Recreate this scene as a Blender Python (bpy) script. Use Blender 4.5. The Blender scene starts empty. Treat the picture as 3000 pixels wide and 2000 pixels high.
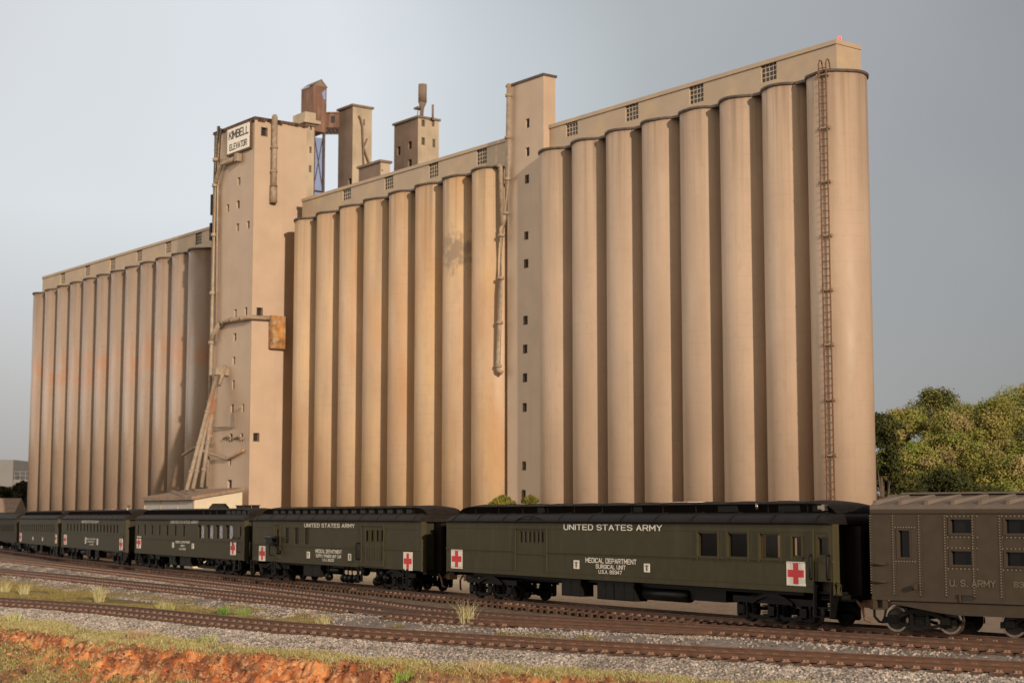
import bpy, math, random
import numpy as np
from mathutils import Vector, Matrix
random.seed(7); RNG = np.random.default_rng(7)
SC = bpy.context.scene
COL = SC.collection
# ------------------------------------------------------------------ camera
F = 4850.0                       # focal length in photo pixels (photo is 3000 px wide)
PIT = math.atan(512/F); CP, SP = math.cos(PIT), math.sin(PIT)
CH = 3.8                         # lens height above the rail head
cam = bpy.data.cameras.new('camera'); camo = bpy.data.objects.new('camera', cam); COL.objects.link(camo)
camo.location = (0, 0, CH); camo.rotation_euler = (math.pi/2+PIT, 0, 0)
cam.sensor_width = 36; cam.lens = 36*F/3000; cam.clip_start = 1; cam.clip_end = 6000
cam.dof.use_dof = True; cam.dof.focus_distance = 66; cam.dof.aperture_fstop = 0.9
SC.camera = camo
# ------------------------------------------------------------------ building directions
TD = np.array([.606788, -.794863, 0]); ND = np.array([-.794863, -.606788, 0])
# ------------------------------------------------------------------ light
ALPHA = math.radians(15); ELEV = math.radians(13)
sh = math.cos(ALPHA)*TD+math.sin(ALPHA)*ND
SUN = np.array([sh[0]*math.cos(ELEV), sh[1]*math.cos(ELEV), math.sin(ELEV)])
sl = bpy.data.lights.new('sun', 'SUN'); sl.energy = 3.8; sl.angle = math.radians(1.0); sl.color = (1, .83, .665)
so = bpy.data.objects.new('sun', sl); COL.objects.link(so)
so.rotation_euler = Vector(SUN).to_track_quat('Z', 'Y').to_euler()
w = bpy.data.worlds.new('World'); SC.world = w; w.use_nodes = True
nt = w.node_tree; nt.nodes.clear()
def N_(t, **k):
    n = nt.nodes.new(t)
    for a, b in k.items(): setattr(n, a, b)
    return n
sky = N_('ShaderNodeTexSky', sky_type='NISHITA', sun_disc=False, sun_elevation=ELEV,
         sun_rotation=math.atan2(SUN[0], SUN[1]), dust_density=3.0, air_density=1.0)
bg1 = N_('ShaderNodeBackground'); bg1.inputs[1].default_value = .014
nt.links.new(sky.outputs[0], bg1.inputs[0])
tc = N_('ShaderNodeTexCoord'); sep = N_('ShaderNodeSeparateXYZ'); nt.links.new(tc.outputs['Generated'], sep.inputs[0])
nz = N_('ShaderNodeTexNoise'); nz.inputs['Scale'].default_value = 3.0; nz.inputs['Detail'].default_value = 3
nt.links.new(tc.outputs['Generated'], nz.inputs['Vector'])
def math_(op, a, b):
    m = N_('ShaderNodeMath', operation=op)
    for i, v in enumerate((a, b)):
        if isinstance(v, (int, float)): m.inputs[i].default_value = v
        else: nt.links.new(v, m.inputs[i])
    return m.outputs[0]
# an overcast that is thinner and brighter to the left and heavier to the right
a_ = math_('ADD', math_('MULTIPLY', sep.outputs['X'], 1.30), .5)
a_ = math_('ADD', a_, math_('MULTIPLY', math_('SUBTRACT', nz.outputs[0], .5), .34))
a_ = math_('ADD', a_, math_('MULTIPLY', math_('ABSOLUTE', math_('SUBTRACT', sep.outputs['Z'], .17), 0), -.05))
rp = N_('ShaderNodeValToRGB'); nt.links.new(a_, rp.inputs[0])
els = rp.color_ramp.elements
els[0].position = 0; els[0].color = (.80, .82, .84, 1)
els[1].position = 1; els[1].color = (.20, .202, .21, 1)
for p, c in ((.07, (.60, .60, .61, 1)), (.25, (.68, .705, .73, 1)), (.33, (.70, .73, .755, 1)), (.46, (.53, .56, .58, 1)), (.60, (.40, .42, .43, 1)), (.76, (.33, .335, .345, 1)), (.90, (.275, .28, .29, 1))):
    e = els.new(p); e.color = c
bg2 = N_('ShaderNodeBackground'); bg2.inputs[1].default_value = 1.0
# towards the horizon the haze dulls a little
hz = N_('ShaderNodeValToRGB'); hz.color_ramp.elements[0].position = .0; hz.color_ramp.elements[0].color = (.52, .48, .455, 1); hz.color_ramp.elements[1].position = .18; hz.color_ramp.elements[1].color = (1, 1, 1, 1)
nt.links.new(sep.outputs['Z'], hz.inputs[0])
mxh = N_('ShaderNodeMixRGB', blend_type='MULTIPLY'); hf = N_('ShaderNodeMapRange'); hf.inputs[1].default_value = .16; hf.inputs[2].default_value = -.2; hf.inputs[3].default_value = .25; nt.links.new(sep.outputs['X'], hf.inputs[0]); nt.links.new(hf.outputs[0], mxh.inputs[0])
nt.links.new(rp.outputs[0], mxh.inputs[1]); nt.links.new(hz.outputs[0], mxh.inputs[2])
# the brightest part of the overcast is ahead; the sky behind the lens is much darker
mxb = N_('ShaderNodeMixRGB', blend_type='MULTIPLY'); mxb.inputs[0].default_value = 1
cr = N_('ShaderNodeValToRGB'); cr.color_ramp.elements[0].position = .0; cr.color_ramp.elements[0].color = (.64, .55, .44, 1); cr.color_ramp.elements[1].position = 1; cr.color_ramp.elements[1].color = (1, 1, 1, 1)
byn = N_('ShaderNodeMapRange'); byn.inputs[1].default_value = -.15; byn.inputs[2].default_value = .75; nt.links.new(sep.outputs['Y'], byn.inputs[0]); nt.links.new(byn.outputs[0], cr.inputs[0])
nt.links.new(mxh.outputs[0], mxb.inputs[1]); nt.links.new(cr.outputs[0], mxb.inputs[2])
# sky made brighter far to the left, outside the view, added as side light
lf = N_('ShaderNodeMapRange'); lf.inputs[1].default_value = -.45; lf.inputs[2].default_value = -.85; lf.inputs[3].default_value = 1.0; lf.inputs[4].default_value = 1.25
nt.links.new(sep.outputs['X'], lf.inputs[0]); mxl = N_('ShaderNodeMixRGB', blend_type='MULTIPLY'); mxl.inputs[0].default_value = 1
nt.links.new(mxb.outputs[0], mxl.inputs[1]); nt.links.new(lf.outputs[0], mxl.inputs[2]); mxw = N_('ShaderNodeMixRGB', blend_type='MULTIPLY'); lw = N_('ShaderNodeMapRange'); lw.inputs[1].default_value = -.45; lw.inputs[2].default_value = -.85; nt.links.new(sep.outputs['X'], lw.inputs[0])
nt.links.new(lw.outputs[0], mxw.inputs[0]); nt.links.new(mxl.outputs[0], mxw.inputs[1]); mxw.inputs[2].default_value = (1, .90, .78, 1)
# added bright patch in the unseen sky due left, stands in for a second lamp
dt = N_('ShaderNodeVectorMath', operation='DOT_PRODUCT'); nt.links.new(tc.outputs['Generated'], dt.inputs[0]); dt.inputs[1].default_value = (-.972, -.10, .21)
pm = N_('ShaderNodeMapRange', interpolation_type='SMOOTHSTEP'); pm.inputs[1].default_value = .86; pm.inputs[2].default_value = .97; pm.inputs[4].default_value = 1.5; nt.links.new(dt.outputs['Value'], pm.inputs[0])
pa = N_('ShaderNodeMixRGB', blend_type='ADD'); pa.inputs[0].default_value = 1; pc = N_('ShaderNodeMixRGB', blend_type='MULTIPLY'); pc.inputs[0].default_value = 1; pc.inputs[1].default_value = (1, .95, .90, 1); nt.links.new(pm.outputs[0], pc.inputs[2])
nt.links.new(mxw.outputs[0], pa.inputs[1]); nt.links.new(pc.outputs[0], pa.inputs[2]); nt.links.new(pa.outputs[0], bg2.inputs[0])
add = N_('ShaderNodeAddShader'); out = N_('ShaderNodeOutputWorld')
nt.links.new(bg1.outputs[0], add.inputs[0]); nt.links.new(bg2.outputs[0], add.inputs[1]); nt.links.new(add.outputs[0], out.inputs[0])
SC.view_settings.view_transform = 'Standard'; SC.view_settings.look = 'None'
SC.view_settings.exposure = 0; SC.view_settings.gamma = 1
SC.cycles.max_bounces = 6

# ------------------------------------------------------------------ helpers
def ray(x, y):
    v = 1000-y
    return np.array([x-1500, F*CP-v*SP, F*SP+v*CP])
CAM = np.array([0, 0, CH])
def gnd(x, y, z):
    d = ray(x, y); return CAM+d*((z-CH)/d[2])
def at(x, Y, z=2.4):
    """point in the vertical plane at depth Y, height z, seen in column x"""
    return np.array([(x-1500)/F*(Y*CP+(z-CH)*SP), Y, z])
def hitp(x, y, p0, n):
    d = ray(x, y); return CAM+d*(((p0-CAM)@n)/(d@n))
def proj(p):
    X, Y, Z = p[0], p[1], p[2]-CH
    dep = Y*CP+Z*SP; up = -Y*SP+Z*CP
    return 1500+F*X/dep, 1000-F*up/dep

class MB:
    def __init__(s): s.v = []; s.f = []; s.m = []; s.sm = []
    def add(s, vs, fs, m=0, smooth=False):
        b = len(s.v); s.v += [tuple(v) for v in vs]
        for f in fs: s.f.append(tuple(i+b for i in f)); s.m.append(m); s.sm.append(smooth)
        return s
    def box(s, x0, x1, y0, y1, z0, z1, m=0):
        vs = [(x, y, z) for x in (x0, x1) for y in (y0, y1) for z in (z0, z1)]
        return s.add(vs, [(0,1,3,2),(4,6,7,5),(0,4,5,1),(2,3,7,6),(0,2,6,4),(1,5,7,3)], m)
    def obox(s, c, ax, ay, az, m=0):
        c, ax, ay, az = map(np.array, (c, ax, ay, az))
        vs = [c+i*ax+j*ay+k*az for i in (-1,1) for j in (-1,1) for k in (-1,1)]
        return s.add(vs, [(0,1,3,2),(4,6,7,5),(0,4,5,1),(2,3,7,6),(0,2,6,4),(1,5,7,3)], m)
    def quad(s, a, b, c, d, m=0): return s.add([a,b,c,d], [(0,1,2,3)], m)
    def tube(s, pts, r, n=8, m=0, cap=True):
        pts = [np.array(p, float) for p in pts]; rings = []
        rr = r if isinstance(r, (list, tuple)) else [r]*len(pts)
        vs = []
        for i, p in enumerate(pts):
            d = pts[min(i+1, len(pts)-1)]-pts[max(i-1, 0)]; d = d/np.linalg.norm(d)
            u = np.cross(d, (0,0,1.0)); 
            if np.linalg.norm(u) < .05: u = np.cross(d, (1.0,0,0))
            u /= np.linalg.norm(u); q = np.cross(d, u)
            for k in range(n):
                a = 2*math.pi*k/n; vs.append(p+rr[i]*(math.cos(a)*u+math.sin(a)*q))
        fs = []
        for i in range(len(pts)-1):
            for k in range(n):
                fs.append((i*n+k, i*n+(k+1)%n, (i+1)*n+(k+1)%n, (i+1)*n+k))
        s.add(vs, fs, m, n > 5)
        if cap:
            b = len(s.v)-len(vs)
            s.f.append(tuple(b+k for k in range(n))[::-1]); s.m.append(m); s.sm.append(False)
            s.f.append(tuple(b+(len(pts)-1)*n+k for k in range(n))); s.m.append(m); s.sm.append(False)
        return s
    def loft(s, rings, m=0, smooth=True, closed=True, caps=True):
        n = len(rings[0]); vs = [p for r in rings for p in r]; fs = []
        for i in range(len(rings)-1):
            for k in range(n if closed else n-1):
                fs.append((i*n+k, i*n+(k+1)%n, (i+1)*n+(k+1)%n, (i+1)*n+k))
        s.add(vs, fs, m, smooth)
        if caps:
            b = len(s.v)-len(vs)
            s.f.append(tuple(b+k for k in range(n))[::-1]); s.m.append(m); s.sm.append(False)
            s.f.append(tuple(b+(len(rings)-1)*n+k for k in range(n))); s.m.append(m); s.sm.append(False)
        return s
    def sphere(s, c, r, m=0, nu=10, nv=6):
        c = np.array(c); rings = []
        for j in range(1, nv):
            t = math.pi*j/nv
            rings.append([c+r*np.array([math.sin(t)*math.cos(2*math.pi*k/nu), math.sin(t)*math.sin(2*math.pi*k/nu), math.cos(t)]) for k in range(nu)])
        return s.loft(rings, m)
    def wall(s, o, ex, ez, en, x0, x1, z0, z1, holes=(), depth=.1, m=0, back=None):
        """wall sheet with rectangular holes (u0,u1,w0,w1) and reveals going back by depth (along -en); back = material of a closing pane"""
        o, ex, ez, en = map(np.array, (o, ex, ez, en))
        P = lambda u, w_, d=0: o+ex*u+ez*w_+en*d
        xs = sorted({x0, x1, *[h[0] for h in holes], *[h[1] for h in holes]}); zs = sorted({z0, z1, *[h[2] for h in holes], *[h[3] for h in holes]})
        for i in range(len(xs)-1):
            for j in range(len(zs)-1):
                cx, cz = (xs[i]+xs[i+1])/2, (zs[j]+zs[j+1])/2
                if any(h[0] < cx < h[1] and h[2] < cz < h[3] for h in holes): continue
                s.quad(P(xs[i],zs[j]), P(xs[i+1],zs[j]), P(xs[i+1],zs[j+1]), P(xs[i],zs[j+1]), m)
        for a, b, c, d in holes:
            s.quad(P(a,c), P(b,c), P(b,c,-depth), P(a,c,-depth), m); s.quad(P(a,d), P(a,d,-depth), P(b,d,-depth), P(b,d), m)
            s.quad(P(a,c), P(a,c,-depth), P(a,d,-depth), P(a,d), m); s.quad(P(b,c), P(b,d), P(b,d,-depth), P(b,c,-depth), m)
            if back is not None: s.quad(P(a,c,-depth), P(b,c,-depth), P(b,d,-depth), P(a,d,-depth), back)
        return s
    def mesh(s, name, mats):
        me = bpy.data.meshes.new(name); me.from_pydata([tuple(map(float, v)) for v in s.v], [], s.f)
        for m in (mats if isinstance(mats, (list, tuple)) else [mats]): me.materials.append(m)
        me.polygons.foreach_set('material_index', s.m); me.polygons.foreach_set('use_smooth', s.sm)
        me.update(); return me
    def build(s, name, mats, parent=None, **k): return put(name, s.mesh(name, mats), parent, **k)
def put(name, me, parent=None, loc=None, rz=0, label=None):
    o = bpy.data.objects.new(name, me); COL.objects.link(o)
    if parent: o.parent = parent
    if loc is not None: o.location = loc
    if rz: o.rotation_euler = (0, 0, rz)
    if label: o['label'] = label
    return o
def thing(name, label, cat, loc=(0,0,0), rz=0, group=None, kind=None):
    o = bpy.data.objects.new(name, None); COL.objects.link(o); o.location = tuple(map(float, loc)); o.rotation_euler = (0,0,rz)
    o.empty_display_size = .3
    return tag(o, label, cat, group, kind)
def tag(o, label, cat, group=None, kind=None):
    o['label'] = label; o['category'] = cat
    if group: o['group'] = group
    if kind: o['kind'] = kind
    return o
def npmesh(name, V, Fq, mats, col=None, smooth=False, colname='col', extra=None):
    """fast mesh from numpy: V (n,3), Fq (m,k)"""
    me = bpy.data.meshes.new(name); n, (m, k) = len(V), Fq.shape
    me.vertices.add(n); me.vertices.foreach_set('co', np.asarray(V, np.float32).ravel())
    me.loops.add(m*k); me.loops.foreach_set('vertex_index', np.asarray(Fq, np.int32).ravel())
    me.polygons.add(m); me.polygons.foreach_set('loop_start', np.arange(0, m*k, k, dtype=np.int32))
    me.polygons.foreach_set('use_smooth', np.full(m, smooth))
    for mm in (mats if isinstance(mats, (list, tuple)) else [mats]): me.materials.append(mm)
    for nm, c in ([(colname, col)] if col is not None else [])+list((extra or {}).items()):
        a = me.attributes.new(nm, 'FLOAT_COLOR', 'POINT'); c4 = np.ones((n, 4), np.float32); c4[:, :c.shape[1]] = c
        a.data.foreach_set('color', c4.ravel())
    me.update(); me.validate(); return me
def vnoise(x, y, seed=0):
    xi = np.floor(x).astype(np.int64); yi = np.floor(y).astype(np.int64); fx, fy = x-xi, y-yi
    fx = fx*fx*(3-2*fx); fy = fy*fy*(3-2*fy)
    def h(a, b):
        k = (a*374761393+b*668265263+seed*974711) & 0x7fffffff
        k = ((k ^ (k >> 13))*1274126177) & 0x7fffffff
        return ((k ^ (k >> 16)) & 0xffff)/65535.0
    return (h(xi,yi)*(1-fx)+h(xi+1,yi)*fx)*(1-fy)+(h(xi,yi+1)*(1-fx)+h(xi+1,yi+1)*fx)*fy
def fbm(x, y, seed=0, o=4, ridge=False):
    t = 0; a = .5; n = 0
    for i in range(o):
        q = vnoise(x, y, seed+i*17)
        if ridge: q = 1-abs(2*q-1)
        t = t+a*q; n += a; a *= .5; x = x*2.03+11.3; y = y*2.03-7.1
    return t/n

# block lettering built from strokes on a 4 x 6 grid
_o = [(1,0),(3,0),(4,1),(4,5),(3,6),(1,6),(0,5),(0,1),(1,0)]
GLY = {'A':[[(0,0),(2,6),(4,0)],[(.7,2),(3.3,2)]], 'B':[[(0,0),(0,6),(3,6),(4,5.2),(4,3.9),(3,3.2),(0,3.2)],[(3,3.2),(4,2.5),(4,.8),(3,0),(0,0)]],
 'C':[[(4,4.8),(4,5),(3,6),(1,6),(0,5),(0,1),(1,0),(3,0),(4,1),(4,1.2)]], 'D':[[(0,0),(0,6),(2.8,6),(4,4.8),(4,1.2),(2.8,0),(0,0)]], 'E':[[(3.8,6),(0,6),(0,0),(3.8,0)],[(0,3.1),(3.2,3.1)]],
 'G':[[(4,4.8),(4,5),(3,6),(1,6),(0,5),(0,1),(1,0),(3,0),(4,1),(4,2.8),(2.3,2.8)]], 'I':[[(0,0),(0,6)]], 'K':[[(0,0),(0,6)],[(4,6),(0,2.4)],[(1.4,3.6),(4,0)]], 'L':[[(0,6),(0,0),(3.6,0)]],
 'M':[[(0,0),(0,6),(2.3,1.8),(4.6,6),(4.6,0)]], 'N':[[(0,0),(0,6),(4,0),(4,6)]], 'O':[_o], 'P':[[(0,0),(0,6),(3,6),(4,5.2),(4,3.4),(3,2.6),(0,2.6)]],
 'R':[[(0,0),(0,6),(3,6),(4,5.2),(4,3.6),(3,2.8),(0,2.8)],[(2.2,2.8),(4,0)]], 'S':[[(3.9,4.9),(3,6),(1,6),(0,5),(0,4.1),(1,3.3),(3,2.8),(4,2),(4,1),(3,0),(1,0),(.1,1.1)]],
 'T':[[(0,6),(4,6)],[(2,6),(2,0)]], 'U':[[(0,6),(0,1),(1,0),(3,0),(4,1),(4,6)]], 'V':[[(0,6),(2,0),(4,6)]], 'W':[[(0,6),(1.3,0),(2.6,4.6),(3.9,0),(5.2,6)]], 'Y':[[(0,6),(2,3),(4,6)],[(2,3),(2,0)]],
 '.':[[(0,0),(.55,0)]], '-':[[(0,3),(1.8,3)]], '0':[_o], '1':[[(.2,4.8),(1.2,6),(1.2,0)]], '2':[[(0,4.9),(1,6),(3,6),(4,5),(4,4),(0,0),(4,0)]],
 '3':[[(0,5.2),(1,6),(3,6),(4,5.2),(4,3.9),(3,3.2),(1.4,3.2)],[(3,3.2),(4,2.4),(4,.9),(3,0),(1,0),(0,.9)]], '4':[[(3,0),(3,6),(0,1.7),(4.2,1.7)]], '5':[[(3.8,6),(.3,6),(0,3.2),(1,3.7),(3,3.7),(4,2.8),(4,1),(3,0),(1,0),(0,.9)]],
 '6':[[(3.8,5.2),(3,6),(1,6),(0,5),(0,1),(1,0),(3,0),(4,1),(4,2.5),(3,3.4),(1,3.4),(0,2.6)]], '7':[[(0,6),(4,6),(1.4,0)]], '8':[[(1,3.2),(0.1,4.2),(0.1,5.2),(1,6),(3,6),(3.9,5.2),(3.9,4.2),(3,3.2),(1,3.2)],[(1,3.2),(0,2.2),(0,1),(1,0),(3,0),(4,1),(4,2.2),(3,3.2)]], '9':[[(.2,.8),(1,0),(3,0),(4,1),(4,5),(3,6),(1,6),(0,5),(0,3.6),(1,2.7),(3,2.7),(4,3.5)]]}
def text_mesh(body, x0, x1, z0, z1, y, mat_, name, parent, bold=0, ydir=-1, spacing=1.0):
    """one flat line of block letters filling the rectangle, standing 1-2 mm proud"""
    pen = 0; segs = []; st = .98+bold; gap = 1.55*spacing
    for ch in body:
        if ch == ' ': pen += 2.6; continue
        mx = 0
        for pl in GLY[ch]:
            for a, b in zip(pl, pl[1:]): segs.append((a[0]+pen, a[1], b[0]+pen, b[1]))
            mx = max(mx, max(p[0] for p in pl))
        pen += mx+gap
    wd = max(max(q[0], q[2]) for q in segs); sx, sz = (x1-x0)/(wd+st), (z1-z0)/(6+st); mb = MB()
    for k, (ax, az, bx_, bz) in enumerate(segs):
        d = np.array([bx_-ax, bz-az]); d = d/np.linalg.norm(d); n = np.array([-d[1], d[0]])*st/2; e = d*st*.42
        yy = y-.0004*(k % 7); P = [np.array([ax,az])-e-n, np.array([bx_,bz])+e-n, np.array([bx_,bz])+e+n, np.array([ax,az])-e+n]
        P = [(x0+(p[0]+st/2)*sx, yy, z0+(p[1]+st/2)*sz) for p in P]; mb.quad(*P)
    return mb.build(name, mat_, parent)
# ------------------------------------------------------------------ materials
MATS = {}
def mat(name, base, rough=.7, var=.15, scale=3.0, bump=0, bscale=40, metal=0, spec=.5, streak=None, spots=None, obj=True, detail=5, attr=None):
    """base colour with noise variation; streak=(colour, amount) vertical weathering, spots=(colour, scale, threshold, softness)"""
    if name in MATS: return MATS[name]
    m = bpy.data.materials.new(name); m.use_nodes = True; t = m.node_tree; L = t.links
    bs = t.nodes['Principled BSDF']; bs.inputs['Roughness'].default_value = rough; bs.inputs['Metallic'].default_value = metal
    bs.inputs['Specular IOR Level'].default_value = spec
    co = t.nodes.new('ShaderNodeTexCoord'); vec = co.outputs['Object']
    n1 = t.nodes.new('ShaderNodeTexNoise'); n1.inputs['Scale'].default_value = scale; n1.inputs['Detail'].default_value = detail; L.new(vec, n1.inputs['Vector'])
    rp = t.nodes.new('ShaderNodeValToRGB'); L.new(n1.outputs[0], rp.inputs[0])
    rp.color_ramp.elements[0].position = .3; rp.color_ramp.elements[1].position = .72
    rp.color_ramp.elements[0].color = (*[c*(1-var) for c in base], 1); rp.color_ramp.elements[1].color = (*[min(1, c*(1+var)) for c in base], 1)
    c = rp.outputs[0]
    if attr:
        at_ = t.nodes.new('ShaderNodeAttribute'); at_.attribute_name = attr
        mx = t.nodes.new('ShaderNodeMixRGB'); mx.blend_type = 'MULTIPLY'; mx.inputs[0].default_value = 1; L.new(c, mx.inputs[1]); L.new(at_.outputs['Color'], mx.inputs[2]); c = mx.outputs[0]
    def over(c, fac, colr):
        mx = t.nodes.new('ShaderNodeMixRGB'); L.new(fac, mx.inputs[0]); L.new(c, mx.inputs[1]); mx.inputs[2].default_value = (*colr, 1); return mx.outputs[0]
    for st in (streak if isinstance(streak, list) else [streak] if streak else []):
        colr, amt, sx, sz, lo, hi = st
        mp = t.nodes.new('ShaderNodeMapping'); mp.inputs['Scale'].default_value = (sx, sx, sz); L.new(vec, mp.inputs[0])
        n2 = t.nodes.new('ShaderNodeTexNoise'); n2.inputs['Scale'].default_value = 1; n2.inputs['Detail'].default_value = 5; L.new(mp.outputs[0], n2.inputs['Vector'])
        mr = t.nodes.new('ShaderNodeMapRange'); mr.inputs[1].default_value = lo; mr.inputs[2].default_value = hi; mr.inputs[4].default_value = amt; L.new(n2.outputs[0], mr.inputs[0])
        c = over(c, mr.outputs[0], colr)
    if spots:
        colr, sc, lo, hi = spots
        n3 = t.nodes.new('ShaderNodeTexNoise'); n3.inputs['Scale'].default_value = sc; n3.inputs['Detail'].default_value = 6; L.new(vec, n3.inputs['Vector'])
        mr = t.nodes.new('ShaderNodeMapRange'); mr.inputs[1].default_value = lo; mr.inputs[2].default_value = hi; L.new(n3.outputs[0], mr.inputs[0])
        c = over(c, mr.outputs[0], colr)
    L.new(c, bs.inputs['Base Color'])
    if bump:
        nb = t.nodes.new('ShaderNodeTexNoise'); nb.inputs['Scale'].default_value = bscale; nb.inputs['Detail'].default_value = 4; L.new(vec, nb.inputs['Vector'])
        bp = t.nodes.new('ShaderNodeBump'); bp.inputs['Strength'].default_value = bump; bp.inputs['Distance'].default_value = .05; L.new(nb.outputs[0], bp.inputs['Height']); L.new(bp.outputs[0], bs.inputs['Normal'])
    MATS[name] = m; return m
def zspan(vecnode): pass
RUST = (.40, .15, .04)
CONC = (.48, .355, .25)

def silo_mat(name, base, rough, spec, stains, smudge=None, band=None, tone=.09):
    """painted concrete: soft airbrushed patches, run-off below the rim, faint lift lines; every silo gets its own tone and pattern"""
    m = bpy.data.materials.new(name); m.use_nodes = True; t = m.node_tree; L = t.links; bs = t.nodes['Principled BSDF']
    bs.inputs['Roughness'].default_value = rough; bs.inputs['Specular IOR Level'].default_value = spec
    def nd(ty, **k):
        n = t.nodes.new(ty)
        for a, v in k.items(): setattr(n, a, v)
        return n
    def ma(op, a, b_=0.0):
        n = nd('ShaderNodeMath', operation=op)
        for q, v in enumerate((a, b_)):
            if isinstance(v, (int, float)): n.inputs[q].default_value = v
            else: L.new(v, n.inputs[q])
        return n.outputs[0]
    def rng(v, a, b_, c=0.0, d=1.0):
        n = nd('ShaderNodeMapRange'); L.new(v, n.inputs[0])
        for q, x in enumerate((a, b_, c, d)): n.inputs[q+1].default_value = x
        return n.outputs[0]
    def mix(c, fac, col, bt='MIX'):
        n = nd('ShaderNodeMixRGB', blend_type=bt); L.new(fac, n.inputs[0]); L.new(c, n.inputs[1])
        if isinstance(col, tuple): n.inputs[2].default_value = (*col, 1)
        else: L.new(col, n.inputs[2])
        return n.outputs[0]
    geo = nd('ShaderNodeNewGeometry'); pos = geo.outputs['Position']; oi = nd('ShaderNodeObjectInfo'); tc = nd('ShaderNodeTexCoord')
    off = nd('ShaderNodeVectorMath', operation='SCALE'); cmb = nd('ShaderNodeCombineXYZ')
    for q in range(3): L.new(oi.outputs['Random'], cmb.inputs[q])
    L.new(cmb.outputs[0], off.inputs[0]); off.inputs[3].default_value = 37.0
    vec = nd('ShaderNodeVectorMath', operation='ADD'); L.new(pos, vec.inputs[0]); L.new(off.outputs[0], vec.inputs[1]); V = vec.outputs[0]
    def noise(sx, sz, det=4, v=None):
        mp = nd('ShaderNodeMapping'); mp.inputs['Scale'].default_value = (sx, sx, sz); L.new(v or V, mp.inputs[0])
        n = nd('ShaderNodeTexNoise'); n.inputs['Scale'].default_value = 1; n.inputs['Detail'].default_value = det; L.new(mp.outputs[0], n.inputs['Vector']); return n.outputs[0]
    rgb = nd('ShaderNodeRGB'); rgb.outputs[0].default_value = (*base, 1); c = rgb.outputs[0]
    tn = rng(oi.outputs['Random'], 0, 1, 1-tone, 1+tone); c = mix(c, ma('ADD', 1.0), tn, 'MULTIPLY')
    c = mix(c, rng(noise(.5, .22), .35, .7, 0, .42), tuple(x*.70 for x in base)); c = mix(c, rng(noise(.6, .12), .45, .75, 0, .35), tuple(min(1, x*1.18) for x in base))
    for col, amt, sx, sz, lo, hi in stains: c = mix(c, rng(noise(sx, sz), lo, hi, 0, amt), col)
    sep = nd('ShaderNodeSeparateXYZ'); L.new(pos, sep.inputs[0]); z = sep.outputs['Z']
    run = ma('MULTIPLY', rng(noise(2.6, .045, 6), .46, .68), rng(z, 20.0, 29.3, 0, 1)); c = mix(c, ma('MULTIPLY', run, .62), (.20,.14,.09))
    c = mix(c, rng(noise(5.5, .05, 5), .5, .72, 0, .22), (.30,.22,.15)); c = mix(c, rng(noise(2.6, 1.4, 6), .52, .75, 0, .22), tuple(x*.62 for x in base)); c = mix(c, rng(noise(9, 7, 4), .66, .74, 0, .35), (.24,.17,.115))
    low = ma('MULTIPLY', rng(noise(.8, .3), .4, .65), rng(z, 7, 0, 0, .4)); c = mix(c, low, (.27,.20,.14))
    lift = nd('ShaderNodeTexWave', wave_type='BANDS', bands_direction='Z'); lift.inputs['Scale'].default_value = .42; lift.inputs['Distortion'].default_value = .6; lift.inputs['Detail Scale'].default_value = .4; L.new(pos, lift.inputs['Vector'])
    c = mix(c, ma('MULTIPLY', rng(lift.outputs[0], .965, 1.0), rng(noise(.3, .3), .4, .7, 0, .16)), (.25,.18,.12))
    if band:
        z0, hw, col, amt = band; d = ma('ABSOLUTE', ma('SUBTRACT', z, z0)); f = ma('MULTIPLY', rng(d, hw, hw*.15), rng(noise(.45, .5), .38, .62, 0, amt)); c = mix(c, f, col)
    if smudge:
        p, r, col = smudge; sb = nd('ShaderNodeVectorMath', operation='SUBTRACT'); L.new(pos, sb.inputs[0]); sb.inputs[1].default_value = p; ln = nd('ShaderNodeVectorMath', operation='LENGTH'); L.new(sb.outputs[0], ln.inputs[0])
        dd = ma('ADD', ln.outputs['Value'], rng(noise(1.6, 1.2, 5, pos), .3, .7, -r*.6, r*.6)); c = mix(c, rng(dd, r, r*.45, 0, .75), col)
    L.new(c, bs.inputs['Base Color'])
    nb = noise(2.0, 1.2, 5, pos); bp = nd('ShaderNodeBump'); bp.inputs['Strength'].default_value = .10; bp.inputs['Distance'].default_value = .05; L.new(nb, bp.inputs['Height']); L.new(bp.outputs[0], bs.inputs['Normal'])
    L.new(rng(noise(.7, .3, 3, pos), .3, .7, rough-.08, rough+.12), bs.inputs['Roughness'])
    return m
M_silo_r = silo_mat('cream silo paint', (.47,.345,.25), .46, .3, [((.40,.275,.185), .45, .35, .10, .50, .70)])
M_silo_m = silo_mat('rust stained silo paint', (.52,.365,.235), .46, .3, [((.47,.25,.11), .6, .38, .10, .47, .68), ((.60,.42,.20), .5, .6, .12, .5, .72)], smudge=((-4.1, 123.9, 23.7), 1.7, (.22,.165,.12)))
M_silo_l = silo_mat('weathered falloff darkened silo paint', (.36,.26,.19), .27, .75, [((.27,.20,.15), .5, .5, .12, .5, .75)], band=(19.5, 3.2, (.40,.17,.07), .7))  # base colour darkened to paint in light falloff at the left; stains on top
M_gal = mat('gallery concrete', (.42,.315,.215), .55, .08, .6, bump=.05, bscale=5, streak=[((.58,.42,.20), .6, .4, .5, .5, .72)])
M_tower = mat('tower concrete', (.47,.35,.25), .5, .07, .5, bump=.06, bscale=4, streak=[((.44,.30,.19), .5, 1.2, .05, .5, .75)])
M_cap = mat('tar coated rim', (.10,.075,.06), .7, .3, 3, bump=.3, bscale=12)
M_dark = mat('dark opening', (.012,.010,.009), .5, .2, 3)
M_winglass = mat('dusty window glass', (.030,.024,.020), .3, .4, 4, spec=.25)
M_bar = mat('window bar paint', (.46,.36,.25), .6, .1, 4)
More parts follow.
